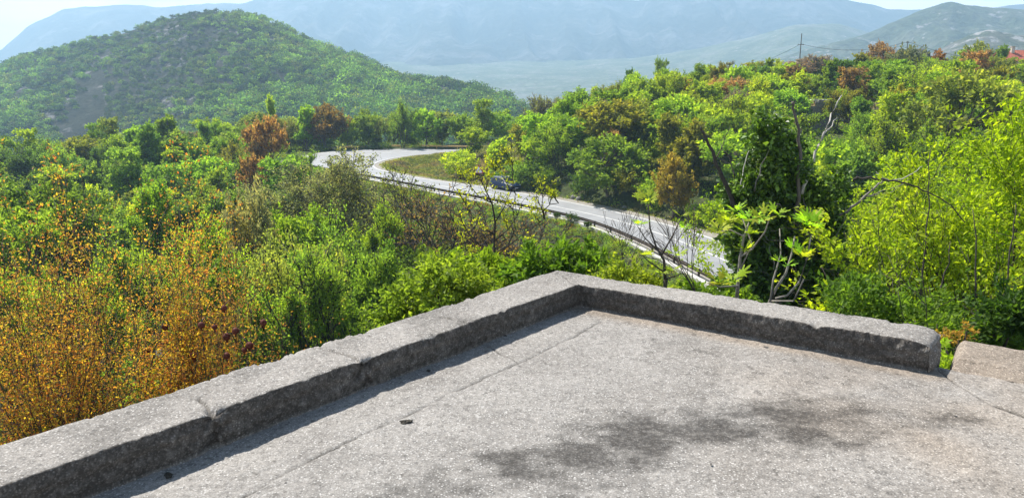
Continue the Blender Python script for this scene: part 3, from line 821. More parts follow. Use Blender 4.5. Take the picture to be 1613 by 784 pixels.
tl = {'fresh': 4, 'lime': .8, 'mid': 5, 'deep': 2.2, 'olive': .6, 'pale': 1, 'bare': .3}
random.seed(12)
for i in range(len(INNER)):
    q = INNER[i]
    if not (38 < q[1] < 99.5) or i < 100 or i % 2: continue
    for off, kinds in ((2.7, ['shrub']), (5.2, ['leafy_tree', 'shrub', 'leafy_tree'])):
        x, y = q + dirO[i] * (off + random.uniform(-.3, .8)) + np.array([random.uniform(-.6, .6), random.uniform(-.6, .6)])
        if not free(x, y, 2.2 if off < 3 else 3.0): continue
        k = random.choice(kinds); t = random.choice(['mid', 'deep', 'olive', 'mid', 'fresh', 'fresh', 'lime'])
        lab, grp = lab_right(x, y, t, k)
        plant(k, x, y, random.uniform(1.8, 3.0) if k == 'shrub' else random.uniform(4.2, 6.4), t, lab, 'bush' if k == 'shrub' else 'tree', grp)
        OCC.append((x, y, 2.4 if off < 3 else 3.4))
for k in (99, 93, 87, 81): OCC.append((.399 * k, k, 5.5))
n1 = wood(270, right_slope, 4.0, 'leafy_tree', tr, (4.8, 7.4), lab_right, 1)
n2 = wood(40, behind_bend, 3.9, 'leafy_tree', {'fresh': 4, 'mid': 3, 'pale': 2}, (5.0, 7.2), lab_back, 2)
n3 = wood(140, lambda x, y: left_wood(x, y) and y > 58, 4.8, 'leafy_tree', tl, (4.6, 7.2), lab_left, 3)
n4 = wood(26, lambda x, y: left_wood(x, y) and y <= 58, 5.6, 'tall_tree', {'fresh': 5, 'mid': 4, 'deep': 1}, (6.0, 8.0), lab_left, 4)
n5 = wood(130, right_slope, 3.3, 'shrub', tr, (2.4, 3.8), lab_right, 5)
n6 = wood(90, left_wood, 3.5, 'shrub', tl, (2.4, 4.0), lab_left, 6)
print('WOOD', n1, n2, n3, n4, n5, n6)

# ---- masses nobody could count
def clump_mass(name, C, Rr, per, L, tints, mat=M_MASS, flat=.7, shell=.3, bright=.2, nd=.6):
    C = np.asarray(C); Rr = np.asarray(Rr); n = len(C)
    idx = np.repeat(np.arange(n), per); m = len(idx)
    d = unit(rng.normal(size=(m, 3))); d[:, 2] = np.abs(d[:, 2]) * .9 - .1
    keep = fbm(d[:, 0] * 1.8 + idx * 3.7, d[:, 1] * 1.8, d[:, 2] * 1.8, 2) > -.5
    d = d[keep]; idx = idx[keep]; m = len(idx)
    r = Rr[idx] * (shell + (1.05 - shell) * rng.random(m) ** .7)
    P = C[idx] + d * r[:, None] * np.array([1, 1, flat])
    D = unit(rng.normal(size=(m, 3)) + np.array([0, 0, .2]))
    Nn = unit(d * nd + np.array([0, 0, .7 if nd < 1 else .2]) + rng.normal(size=(m, 3)) * (.5 if nd < 1 else .35))
    Lk = L if np.isscalar(L) else np.asarray(L)[idx]
    V = leaf_quads(P, D, Nn, Lk, .62)
    tv = np.asarray(tints)[idx] * rng.uniform(1 - bright, 1 + bright, (m, 1))
    o = link(name, leaves_mesh(name, V, rng.random(m), tv), mat)
    return tag(o, kind='stuff')
def scatter(n, region, mind=0.0):
    out = []
    while len(out) < n:
        x = rng.uniform(-120, 130, 4000); y = rng.uniform(8, 180, 4000)
        ok = [region(a, b) for a, b in zip(x, y)]
        x, y = x[ok], y[ok]; dd = road_dist(x, y); k = dd > mind
        out += list(zip(x[k], y[k]))
    return np.array(out[:n])
def pal(n, names, w):
    T = np.array([TINT[k] for k in names]); w = np.array(w, float)
    return T[rng.choice(len(T), n, p=w / w.sum())]
ANY = lambda x, y: in_wedge(x, y, -.76, .78)
def outside_clear(x, y):
    if -22 < x < 2 and 98 < y < 142 and not right_slope(x, y): return False   # meadow
    return ANY(x, y)
pts = scatter(3600, outside_clear, 1.9)
Rr = rng.uniform(.7, 1.7, len(pts)); zz = ground_z(pts[:, 0], pts[:, 1])
tag(clump_mass('undergrowth', np.c_[pts, zz + .15], Rr, 70, .2, pal(len(pts), ['fresh', 'mid', 'deep', 'olive', 'bare'], [5, 4, 1, 3, 1])), 'low mixed undergrowth covering the ground between the trees', 'undergrowth')
# bramble bank between guardrail and hollow
def bank(x, y):
    return y > 40 and y < 104 and x < np.interp(y, [40, 46, 57, 65, 73, 81, 93, 104], [15, 14, 12, 10.5, 7, 1, -9.5, -19]) - .2 and x > np.interp(y, [40, 60, 75, 90, 104], [-6, -4, -6, -16, -26])
pts = scatter(1500, bank, .9); zz = ground_z(pts[:, 0], pts[:, 1])
tag(clump_mass('bramble_bank', np.c_[pts, zz], rng.uniform(.35, .85, len(pts)), 110, .13, pal(len(pts), ['fresh', 'mid', 'deep', 'olive', 'rust', 'lime'], [4, 5, 2, 2, .5, 1])), 'brambles and low plants covering the bank below the guardrail', 'brambles')
# meadow inside the hairpin
def meadow(x, y): return -24 < x < 6 and 96 < y < 142
pts = scatter(5200, meadow, .5); pts = pts[~np.array([right_slope(a - 2, b) for a, b in pts])]; zz = ground_z(pts[:, 0], pts[:, 1])
nzm = fbm(pts[:, 0] / 4, pts[:, 1] / 4, 1.0, 3)
tm = np.where((nzm > .05)[:, None], np.array([.21, .19, .12]), np.array([.19, .195, .10])); tm[nzm < -.4] = (.16, .18, .07); tm[nzm > .5] = (.19, .155, .125)
tag(clump_mass('meadow_grass', np.c_[pts, zz], np.full(len(pts), .42), 26, .22, tm, flat=.5), 'dry grass and low weeds in the meadow inside the bend', 'grass')
# roadside verge weeds
pts = []
for i in range(2, len(INNER) - 4):
    for _ in range(14):
        q = INNER[i] + (INNER[min(i + 1, len(INNER) - 1)] - INNER[i]) * random.random() + dirO[i] * random.uniform(.9, 2.6); pts.append(q)
pts = np.array(pts); zz = ground_z(pts[:, 0], pts[:, 1])
tag(clump_mass('verge_weeds', np.c_[pts, zz], rng.uniform(.15, .4, len(pts)), 26, .12, pal(len(pts), ['fresh', 'olive', 'bare'], [2, 3, 2])), 'thin weeds along the inner gravel verge of the road', 'weeds')

# ---- the wood on the hill (a far-off mass) : crowns scattered over the hill's face
def hill_wood():
    ni, nj = HP.shape[:2]
    n = 8500
    a = rng.uniform(0, ni - 1.001, n * 2); b = rng.uniform(4, nj * .76, n * 2)
    i, j = a.astype(int), b.astype(int); fa, fb = (a - i)[:, None], (b - j)[:, None]
    P = HP[i, j] * (1 - fa) * (1 - fb) + HP[i + 1, j] * fa * (1 - fb) + HP[i, j + 1] * (1 - fa) * fb + HP[i + 1, j + 1] * fa * fb
    br = P[:, 0] / P[:, 1]; u = br * 1200 + 806
    k = (u > -60) & (u < 850)
    P = P[k]; u = u[k]; j = j[k]
    # rocky, thin-grown band running down the middle of the hill
    t = j / (nj / 1.35)
    m = fbm(P[:, 0] / 60, P[:, 2] / 26, 2.0, 4)
    rock = np.exp(-((u - (120 + 260 * t)) / (60 + 170 * t)) ** 2) * 1.0
    dens = 1.0 - rock * .12 + m * .12
    crag = np.exp(-((u - 150 - 90 * (t - .45)) / 26) ** 2) * np.exp(-((t - .5) / .22) ** 2) + .8 * np.exp(-((u - 110) / 20) ** 2 - ((t - .3) / .12) ** 2)
    dens = dens * (1 - np.clip(crag * 1.2 + .5 * crag * vnoise(P[:, 0] / 9, P[:, 2] / 9, 3), 0, .95))
    sp_ = fbm(P[:, 0] / 35, P[:, 2] / 18, 6.0, 3)
    kk = rng.random(len(P)) < dens; sp_ = sp_[kk][:n]
    P, rock, m, u, t = P[kk][:n], rock[kk][:n], m[kk][:n], u[kk][:n], t[kk][:n]
    right = np.clip((u - 380) / 200, 0, 1)
    Rr = rng.uniform(1.9, 3.9, len(P)) * (1 - .45 * rock + .30 * right)
    T = pal(len(P), ['fresh', 'mid', 'deep', 'olive'], [2.4, 4, 3, 2]) * rng.uniform(.28, 1.0, (len(P), 1))
    T = T * (1 - rock[:, None] * .6) + np.array([.05, .045, .035]) * rock[:, None] * .6
    T = T * (1 + .5 * np.clip(sp_, -1, 1))[:, None] * np.array([.85, 1.08, 1.15]); Rr = Rr * (1 + .3 * np.clip(sp_, -1, 1)) * rng.choice([.7, 1, 1.25], len(Rr))
    P[:, 2] += Rr * .35
    o = clump_mass('hill_wood', P, Rr, 110, .95 * np.clip(Rr / 2.2, .6, 1.3), T, flat=.95, shell=.62, nd=1.3)
    tag(o, 'far wood covering the rounded hill on the left', 'wood')
hill_wood()
# far scrub on the right hills, seen as specks

# ------------------------------------------------------------------ terrace, parapet and slab
FL = -1.65
def fpt(u, v, z=FL): return np.array(atz(u, v, z)[:2])
# plan lines measured on the terrace
IN_L0 = np.array((-3.36, .78)); IN_C = np.array((.50, 5.37)); IN_R1 = np.array((2.37, 4.09))
OUT_L0 = np.array((-3.56, 1.13)); OUT_C = np.array((.36, 5.80)); OUT_R1 = np.array((2.585, 4.36))
CRACK_A = [fpt(*q) for q in [(380, 784), (470, 735), (560, 690), (640, 655), (700, 625), (760, 597), (800, 578), (850, 555), (905, 530), (945, 507)]]
CRACK_B = [fpt(*q) for q in [(815, 575), (840, 582), (862, 588), (885, 588)]]
CRACK_C = [fpt(*q) for q in [(1476, 580), (1505, 605), (1540, 625), (1572, 640), (1613, 655), (1700, 690)]]
CRACK_D = [fpt(*q) for q in [(770, 545), (785, 556), (800, 562), (815, 572)]]
CRACK_E = [fpt(*q) for q in [(640, 655), (700, 700), (722, 760)]]
def pl_dist(x, y, pl):
    best = np.full(np.shape(x), 1e9)
    for a, b in zip(pl[:-1], pl[1:]):
        d = b - a; L2 = d @ d
        t = np.clip(((x - a[0]) * d[0] + (y - a[1]) * d[1]) / L2, 0, 1)
        best = np.minimum(best, np.hypot(x - a[0] - d[0] * t, y - a[1] - d[1] * t))
    return best
def terrace():
    # frame: e1 along the right wall, e2 along the left wall (towards the viewer)
    o0 = (IN_C + OUT_C) / 2
    e1 = IN_R1 - IN_C; e1 = e1 / np.linalg.norm(e1); e2 = IN_L0 - IN_C; e2 = e2 / np.linalg.norm(e2)
    s = np.r_[np.linspace(0, 3.6, 330), np.linspace(3.62, 6.5, 60)]; t = np.r_[np.linspace(0, 5.2, 470), np.linspace(5.25, 9, 40)]
    S, T = np.meshgrid(s, t, indexing='ij')
    X = o0[0] + e1[0] * S + e2[0] * T; Y = o0[1] + e1[1] * S + e2[1] * T
    wx = X + .007 * fbm(X * 9, Y * 9, 0, 4); wy = Y + .007 * fbm(X * 9, Y * 9, 9, 4)
    z = FL + .006 * fbm(X * 1.3, Y * 1.3, 4, 3) + .0022 * fbm(X * 18, Y * 18, 5, 3)
    cd = np.zeros_like(X)
    for c, w, dep in ((CRACK_A, .0048, .010), (CRACK_B, .0038, .006), (CRACK_C, .0045, .010), (CRACK_D, .0038, .006)):
        d = pl_dist(wx, wy, c); g = np.exp(-(d / w) ** 2) * np.clip(.8 + .5 * vnoise(X * 9, Y * 9, 2), .35, 1)
        z -= dep * g; cd = np.maximum(cd, g * .9)
    ck = pl_dist(wx, wy, CRACK_C[3:5]); z -= .02 * np.exp(-(ck / .011) ** 2); cd = np.maximum(cd, np.exp(-(ck / .013) ** 2))
    # stains : dark lichen belt, brown wash by the wall end
    px = 806.5 + 0 * X
    st = np.zeros_like(X)
    belt = [fpt(*q) for q in [(770, 772), (860, 725), (1000, 688), (1160, 680), (1320, 668), (1500, 668)]]
    env = np.exp(-(pl_dist(X, Y, belt) / .27) ** 2); env = np.maximum(env, .8 * np.exp(-(pl_dist(X, Y, [fpt(700, 790), fpt(900, 800)]) / .3) ** 2))
    env = np.maximum(env, .55 * np.exp(-(pl_dist(X, Y, [fpt(820, 690), fpt(960, 650)]) / .12) ** 2))
    f1 = fbm(X * 2.1 + 5, Y * 4.2, 6, 6); f2 = fbm(X * 9, Y * 15, 2, 3)
    st = np.clip((env * .72 + .36 * f1 + .26 * f2 - .27) * 1.5, 0, 1) * np.clip(env * 3, 0, 1)
    sp = vnoise(X * 16, Y * 16, 7) * .5 + vnoise(X * 31, Y * 31, 8) * .5
    st = np.maximum(st, np.clip((sp - .34) * 5, 0, 1) * .8 * np.clip(.35 + .6 * fbm(X * .9, Y * .9, 2, 2), 0, 1))
    brn = np.clip(np.exp(-((X - 2.3) / 1.1) ** 2 - ((Y - 3.5) / .8) ** 2) * (.8 + .6 * fbm(X * 2, Y * 2, 3, 3)), 0, 1) * .75
    dw = pl_dist(X, Y, [IN_C, IN_R1]); brn = np.maximum(brn, np.exp(-((dw - .06) / .09) ** 2) * .8)
    ntop = X.size
    P = np.stack([X, Y, z], -1)
    attr = {'stain': ('FLOAT_COLOR', 'POINT', np.stack([np.clip(st, 0, 1), np.clip(brn, 0, 1), np.clip(cd, 0, 1), np.ones_like(X)], -1).reshape(-1, 4))}
    fl = link('terrace_floor', grid_mesh('terrace_floor', P, True, attr), M_CONC)
    tag(fl, kind='structure')
    # the masonry that carries it, down to the ground
    mb = MB(); c0 = o0 + (e1 + e2) * .02; cs = [c0, c0 + e1 * 6.4, c0 + e1 * 6.4 + e2 * 8.9, c0 + e2 * 8.9]
    V = [(p[0], p[1], zz) for zz in (-9.5, FL - .06) for p in cs]
    mb.add(V, [(0, 1, 2, 3), (7, 6, 5, 4)] + [(k, k + 4, (k + 1) % 4 + 4, (k + 1) % 4) for k in range(4)])
    tag(mb.build('terrace_base', M_STONE), kind='structure')
M_STONE = simple('rough_stone', (.20, .19, .17), .95, var=.4, scale=5, bump=.8)
terrace()

def parapet():
    # stations: (inner floor point, outer point) along left wall -> corner -> right wall
    nl, nr = 720, 400
    tl_ = np.linspace(0, 1, nl, endpoint=False); tr_ = np.linspace(0, 1, nr)
    IN = np.r_[IN_L0 + (IN_C - IN_L0) * tl_[:, None], IN_C + (IN_R1 - IN_C) * tr_[:, None]]
    OU = np.r_[OUT_L0 + (OUT_C - OUT_L0) * tl_[:, None], OUT_C + (OUT_R1 - OUT_C) * tr_[:, None]]
    wob = fbm(np.arange(len(IN)) * .012, np.zeros(len(IN)), 1.5, 4)
    H = np.interp(np.arange(len(IN)), [0, nl // 2, nl, nl + 30, nl + nr], [.195, .175, .165, .165, .175])
    for cu, dh in ((335, .007), (575, -.006), (735, .005)):
        cpt = fpt(cu, {335: 650, 575: 568, 735: 508}[cu], FL + .17); ci = int(np.argmin(np.hypot(*(IN - cpt).T))); H[ci:nl] += dh
    # profile across: (fraction from inner to outer, height fraction)
    prof = [(0.0, -.06)] + [(0.0 + .012 * math.sin(k * 1.3), k / 12) for k in range(1, 11)] + [(.004, .955), (.012, .985), (.035, 1.0)]
    prof += [(f, 1.0) for f in np.linspace(.11, .90, 22)] + [(.97, .995), (.99, .98), (.998, .94)] + [(1.0, h) for h in (.8, .6, .4, .2, 0, -1, -3, -6)]
    pf = np.array(prof)
    ns = len(IN)
    P = np.zeros((ns, len(pf), 3))
    for k, (f, h) in enumerate(pf):
        P[:, k, :2] = IN + (OU - IN) * f
        P[:, k, 2] = FL + H * h
    # round off the free end
    for q in range(24):
        i = ns - 1 - q; sft = (1 - math.cos(math.asin(min(1, 1 - q / 24)))) * .045
        P[i, :, 2] -= np.where(pf[:, 1] > .85, sft, 0)
        c = (P[i, :, :2].mean(0)); P[i, :, :2] = c + (P[i, :, :2] - c) * (1 - sft * 1.4)
    X, Y, Zz = P[..., 0], P[..., 1], P[..., 2]
    face = (pf[:, 1] > .02) & (pf[:, 0] < .02)      # inner face columns
    topc = pf[:, 1] > .9
    n1 = fbm(X * 7, Y * 7, Zz * 9, 4); n2 = fbm(X * 30, Y * 30, Zz * 34, 3); n3 = fbm(X * 70, Y * 70, Zz * 80, 2)
    inward = unit(OU - IN)
    push = (.003 * n1 + .0075 * n2 + .0045 * n3)
    P[..., 0] += np.where(topc[None] & (pf[:, 0] > .1)[None] & (pf[:, 0] < .9)[None], 0, push) * inward[:, 0][:, None]
    P[..., 1] += np.where(topc[None] & (pf[:, 0] > .1)[None] & (pf[:, 0] < .9)[None], 0, push) * inward[:, 1][:, None]
    P[..., 2] += np.where(topc[None], .0028 * n1 + .003 * n2 + .0016 * n3, 0)
    # edge breakages, both top edges
    ch = np.clip(fbm(X * 6.5, Y * 6.5, 12, 5) - .42, 0, 1) * .04
    near_in = np.exp(-((pf[:, 0]) / .06) ** 2) * topc; near_out = np.exp(-((pf[:, 0] - 1) / .07) ** 2) * topc
    P[..., 2] -= ch * (near_in + near_out * 1.3)[None] + np.clip(n2 + .6 * n3, 0, 1.5) * .006 * (near_in + near_out)[None]
    cd = np.zeros_like(X)
    # cracks through the top and the face at measured places, with broken-out lumps
    for u, v, uo, vo_, w, dep in [(335, 650, 310, 630, .006, .022), (575, 568, 492, 548, .006, .018), (735, 508, 690, 498, .005, .012), (905, 450, 868, 424, .004, .006)]:
        a = fpt(u, v, FL + .17); b = fpt(uo, vo_, FL + .17)
        d = pl_dist(X + .012 * n2, Y + .012 * n1, [a, a * .5 + b * .5 + np.array((.015, -.01)), b])
        g = np.exp(-(d / w) ** 2); P[..., 2] -= np.where(topc[None], g * dep, 0); cd = np.maximum(cd, np.where(topc[None] | face[None], g * .55, 0))
        dl = np.hypot(X - a[0], Y - a[1]); lump = np.exp(-(dl / .05) ** 2)
        P[..., 2] -= np.where(topc[None], lump * (.028 + .03 * n2) * (u < 600), 0)
        P[..., 0] += np.where(face[None], lump * (.022 + .03 * n2) * (u < 600), 0) * inward[:, 0][:, None]; P[..., 1] += np.where(face[None], lump * (.022 + .03 * n2) * (u < 600), 0) * inward[:, 1][:, None]
        cd = np.maximum(cd, lump * np.clip(n2, 0, 1) * .6)
    # horizontal cold joint of the right wall: a thin ledge on the inner face
    rw = (np.arange(ns) > nl)[:, None]
    ledge = np.exp(-((pf[:, 1] - .58) / .045) ** 2)[None] * rw * face[None] * np.clip(.6 + .6 * vnoise(X * 6, Y * 6, 3), 0, 1)
    P[..., 0] -= ledge * .006 * inward[:, 0][:, None]; P[..., 1] -= ledge * .006 * inward[:, 1][:, None]
    low = np.clip((.55 - pf[:, 1]) * 2, 0, 1)[None] * rw * face[None]
    P[..., 0] += low * .006 * inward[:, 0][:, None]; P[..., 1] += low * .006 * inward[:, 1][:, None]
    st = np.clip(np.where(face[None], 1.0 + .2 * n1 + .2 * n2, .05 + np.clip(fbm(X * 3, Y * 3, 7, 4) - .2, 0, 1) * .5), 0, 1)  # inner face: weathering, darkened further in colour to deepen its shade
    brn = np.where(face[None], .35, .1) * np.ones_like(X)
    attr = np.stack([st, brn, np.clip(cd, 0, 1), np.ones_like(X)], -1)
    idx = np.arange(ns * len(pf)).reshape(ns, len(pf))
    q = np.stack([idx[:-1, :-1], idx[1:, :-1], idx[1:, 1:], idx[:-1, 1:]], -1).reshape(-1, 4)
    # end cap as a grid between the two faces of the last station
    last = P[-1]; nh = 14; npf = len(pf)
    topi = [k for k in range(npf) if pf[k, 1] > .9]
    V = P.reshape(-1, 3).tolist(); loops = q.ravel().tolist(); sizes = [4] * len(q); A = attr.reshape(-1, 4).tolist()
    cols = topi; base = len(V); dirw = (IN_R1 - IN_C) / np.linalg.norm(IN_R1 - IN_C)
    for r_ in range(1, nh + 1):
        for c in cols:
            p = last[c].copy(); f = r_ / nh
            p[2] = last[c][2] * (1 - f) + (FL - (.4 if f == 1 else .0) ) * f
            bulge = .018 * math.sin(min(1, f * 1.2) * math.pi * .5) + .010 * float(fbm(np.array([p[0] * 30]), np.array([p[1] * 30]), p[2] * 34, 3)[0]) + .012 * float(vnoise(np.array([p[0] * 14]), np.array([p[1] * 14]), p[2] * 16)[0])
            edge = min(1, (c - cols[0]) / 4, (cols[-1] - c) / 4)
            p[:2] += dirw * bulge * (0.2 + .8 * edge)
            V.append(p.tolist()); A.append([.5, .6, 0, 1])
    W = len(cols)
    for r_ in range(nh):
        for c in range(W - 1):
            a = idx[-1, cols[c]] if r_ == 0 else base + (r_ - 1) * W + c
            b = idx[-1, cols[c + 1]] if r_ == 0 else base + (r_ - 1) * W + c + 1
            loops += [int(a), base + r_ * W + c, base + r_ * W + c + 1, int(b)]; sizes.append(4)
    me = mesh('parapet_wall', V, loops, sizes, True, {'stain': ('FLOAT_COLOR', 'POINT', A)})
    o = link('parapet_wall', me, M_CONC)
    tag(o, 'low L-shaped weathered concrete parapet wall bordering the terrace', 'parapet wall')
parapet()

def slab():
    # worn raised concrete block right of the parapet's free end
    e1 = (IN_R1 - IN_C) / np.linalg.norm(IN_R1 - IN_C); nrm = np.array([-e1[1], e1[0]])
    a = fpt(1498, 571)
    a = a - nrm * .13
    ns_, nt_ = 190, 70
    S, T = np.meshgrid(np.linspace(0, 2.6, ns_), np.linspace(0, 1, nt_), indexing='ij')
    near = a[None, None] + e1 * S[..., None]; wd = .56
    P2 = near + nrm * (T * wd)[..., None] + e1 * (T * .0)[..., None]
    X, Y = P2[..., 0], P2[..., 1]
    rise = .035 * np.clip(T / .25, 0, 1) * np.clip(S / .06 + .3, 0, 1)
    edge = np.clip((T - .96) / .04, 0, 1) ** 2 * .03 + np.clip((.025 - S) / .025, 0, 1) ** 2 * .03
    Zt = FL - .008 + rise - edge + .006 * fbm(X * 5, Y * 5, 3, 4) + .002 * fbm(X * 25, Y * 25, 1, 3)
    P = np.stack([X, Y, Zt], -1)
    # skirts
    k1 = P[:, -1:].copy(); k1[..., 2] = -3.2; P = np.concatenate([P, k1], 1)
    k0 = P[:1].copy(); k0[..., 2] = -3.2; P = np.concatenate([k0, P], 0)
    sh = P.shape[:2]; A = np.zeros(sh + (4,)); A[..., 0] = .12 + .25 * np.clip(fbm(P[..., 0] * 4, P[..., 1] * 4, 2, 4), 0, 1); A[..., 1] = 1.0; A[..., 3] = 1
    o = link('concrete_slab', grid_mesh('concrete_slab', P, True, {'stain': ('FLOAT_COLOR', 'POINT', A.reshape(-1, 4))}), M_CONC)
    tag(o, 'brownish worn raised concrete block beyond the free end of the parapet', 'slab')
slab()

# ------------------------------------------------------------------ small debris on the terrace
M_MOSS = simple('dry_moss', (.05, .045, .035), 1, var=.5, scale=60, bump=1)
M_PEB = simple('pebble', (.14, .13, .12), .9, var=.4, scale=40, bump=.5)
def lump(name, u, v, r, mat, label, cat, seed, flat=.45, group=None):
    rs = np.random.default_rng(seed); c = atz(u, v, FL)
    n, m = 14, 9; V = []; F = []
    for i in range(m):
        th = math.pi * i / (m - 1)
        for k in range(n):
            w = 2 * math.pi * k / n
            d = np.array([math.sin(th) * math.cos(w), math.sin(th) * math.sin(w), math.cos(th)])
            q = r * (1 + .55 * float(vnoise(np.array([d[0] * 2.3 + seed]), np.array([d[1] * 2.3]), d[2] * 2.3)[0]) + .25 * float(vnoise(np.array([d[0] * 6 + seed]), np.array([d[1] * 6]), d[2] * 6)[0]))
            V.append((d[0] * q * 1.25, d[1] * q * .85, d[2] * q * flat))
    for i in range(m - 1):
        for k in range(n): F.append((i * n + k, (i + 1) * n + k, (i + 1) * n + (k + 1) % n, i * n + (k + 1) % n))
    mb = MB(); mb.add(V, F)
    o = mb.build(name, mat, None, False, (c.x, c.y, FL + r * flat * .55)); o.rotation_euler.z = rs.uniform(0, 3)
    tag(o, label, cat, group)
lump('moss_clump', 640, 665, .020, M_MOSS, 'dark dry moss clump lying beside the long crack in the floor', 'moss', 3)
lump('moss_clump', 265, 749, .018, M_MOSS, 'dark dry moss clump at the foot of the near left parapet', 'moss', 5)
lump('moss_clump', 675, 584, .012, M_MOSS, 'small dark moss crumb in front of the middle of the left parapet', 'moss', 7)
lump('pebble', 1207, 547, .010, M_PEB, 'tiny dark pebble by the shadow line of the right parapet', 'pebble', 9)
lump('pebble', 770, 547, .009, M_PEB, 'tiny pebble in the shadow strip of the left parapet', 'pebble', 11)
lump('moss_clump', 795, 529, .012, M_MOSS, 'dark moss crumb in the shadow strip near the parapet corner', 'moss', 13)
for k, (u, v) in enumerate([(1270, 640), (1505, 655), (1120, 730), (985, 648), (1395, 745), (560, 700), (450, 760), (720, 690)]):
    lump('grit_stone', u, v, .006, M_PEB, 'tiny grit stone lying loose on the open terrace floor', 'pebble', 20 + k, group='loose grit on the terrace floor')

# ------------------------------------------------------------------ parked car
def car():
    rear = atz(776, 297.5, ZR); hd = Vector((.640, -.768, 0)).normalized()
    side = Vector((-hd.y, hd.x, 0))       # towards the verge
    pos = rear + hd * 1.35 + side * .95
    r = empty('parked_car', (pos.x, pos.y, ZR + .004), math.atan2(hd.y, hd.x))
    paint = simple('dark_blue_paint', (.012, .028, .085), .4, metal=0.0, var=.05, scale=2, spec=.3)
    glass = simple('dark_glass', (.015, .02, .025), .15, var=.05, spec=.5)
    silver = simple('silver_trim', (.55, .56, .57), .3, metal=.9, var=.05)
    rub = simple('tyre_rubber', (.02, .02, .02), .85, var=.1)
    red = simple('tail_lens', (.45, .02, .02), .25, var=.1); lens = simple('headlight_lens', (.6, .62, .65), .1, var=.05, spec=.9)
    # x, bottom, belt, top, half width, roof half width
    ST = [(-2.26, .48, .86, .90, .70, .66), (-2.20, .34, .92, 1.02, .82, .72), (-2.02, .27, .96, 1.30, .88, .68), (-1.72, .25, .98, 1.50, .905, .64), (-1.2, .24, .98, 1.58, .91, .63), (-.5, .23, .97, 1.62, .91, .63),
          (.15, .23, .95, 1.58, .91, .62), (.6, .23, .94, 1.36, .91, .66), (1.02, .23, .94, 1.04, .905, .76), (1.5, .24, .90, .96, .90, .72), (1.95, .26, .82, .87, .87, .66), (2.18, .32, .70, .76, .78, .60), (2.26, .42, .58, .62, .64, .5)]
    def ring(s, o=0.0):
        x, zb, zm, zt, hw, rw = s
        return [(x, -hw * .86, zb), (x, -hw, zb + .14), (x, -hw - o, (zb + zm) / 2 + .05), (x, -hw * .975 - o, zm - .03), (x, -rw * 1.04 - o, zt - .07), (x, -rw * .82, zt - .01 + o), (x, 0, zt + .015 + o),
                (x, rw * .82, zt - .01 + o), (x, rw * 1.04 + o, zt - .07), (x, hw * .975 + o, zm - .03), (x, hw + o, (zb + zm) / 2 + .05), (x, hw, zb + .14), (x, hw * .86, zb)]
    P = np.array([ring(s) for s in ST]); nb = P.shape[1]
    me = grid_mesh('body', P, True, closed_j=True); bm_b = link('body', me, paint, r)
    mb = MB(); mb.add([tuple(p) for p in P[0]], [tuple(range(nb))]); mb.add([tuple(p) for p in P[-1]], [tuple(reversed(range(nb)))])
    mb.build('bumper', paint, r)
    def lerp_st(x):
        for a, b in zip(ST[:-1], ST[1:]):
            if a[0] <= x <= b[0]:
                t = (x - a[0]) / (b[0] - a[0]); return tuple(a[k] + (b[k] - a[k]) * t for k in range(6))
    def panel(name, xs_, j0, j1, f0, f1, mat):
        Q = []
        for x in xs_:
            g = ring(lerp_st(x), .012); a = Vector(g[j0]); b = Vector(g[j1]); Q.append([tuple(a.lerp(b, f0)), tuple(a.lerp(b, (f0 + f1) / 2)), tuple(a.lerp(b, f1))])
        link(name, grid_mesh(name, np.array(Q), True), mat, r)
    for j0, j1 in ((3, 4), (9, 8)):
        panel('side_window', (-1.85, -1.7, -1.35, -1.12), j0, j1, .12, .86, glass)
        panel('side_window', (-1.04, -.7, -.30), j0, j1, .08, .9, glass)
        panel('side_window', (-.22, .15, .45, .62), j0, j1, .08, .86, glass)
    for nm, a, b in (('windscreen', .26, .96), ('rear_window', -2.12, -1.84)):
        Q = []
        for x in np.linspace(a, b, 5):
            g = ring(lerp_st(x), .012); Q.append([g[5], g[6], g[7]])
        Q = np.array(Q); Q[:, 0, 1] *= 1.05; Q[:, 2, 1] *= 1.05
        link(nm, grid_mesh(nm, Q, True), glass, r)
    wm = MB(); wm.lathe((0, 0, 0), [(.20, -.11), (.32, -.11), (.345, -.08), (.345, .08), (.32, .11), (.20, .11)], 20, Matrix.Rotation(R(90), 3, 'X')); wme = wm.me('tyre', True)
    rm = MB(); rm.lathe((0, 0, 0), [(.205, -.09), (.205, .115), (.17, .10), (.05, .118), (.0, .12)], 10, Matrix.Rotation(R(90), 3, 'X')); rme = rm.me('rim')
    for x in (-1.38, 1.36):
        for s in (-1, 1):
            w = empty('wheel', (x, s * .82, .345)); w.parent = r
            link('tyre', wme, rub, w); q = link('rim', rme, silver, w); q.rotation_euler.z = 0 if s < 0 else math.pi
    for s in (-1, 1):
        m = MB(); m.box((-2.17, s * .70, .90), (.12, .20, .20), None, .03); m.build('tail_light', red, r)
        m = MB(); m.box((2.06, s * .63, .72), (.22, .28, .13), None, .03); m.build('headlight', lens, r)
        m = MB(); m.box((.72, s * 1.0, 1.02), (.16, .20, .12), None, .03); m.build('mirror', silver, r)
        m = MB(); m.tube([(-1.6, s * .60, 1.575), (-.5, s * .60, 1.655), (.1, s * .59, 1.60)], .02, 6); m.build('roof_rail', silver, r)
    m = MB(); m.box((2.24, 0, .56), (.06, .8, .16), None, .02); m.build('grille', rub, r)
    m = MB(); m.box((2.28, 0, .40), (.02, .48, .10)); m.build('number_plate', lens, r)
    tag(r, 'dark blue estate car parked on the inner verge of the road', 'car')
car()

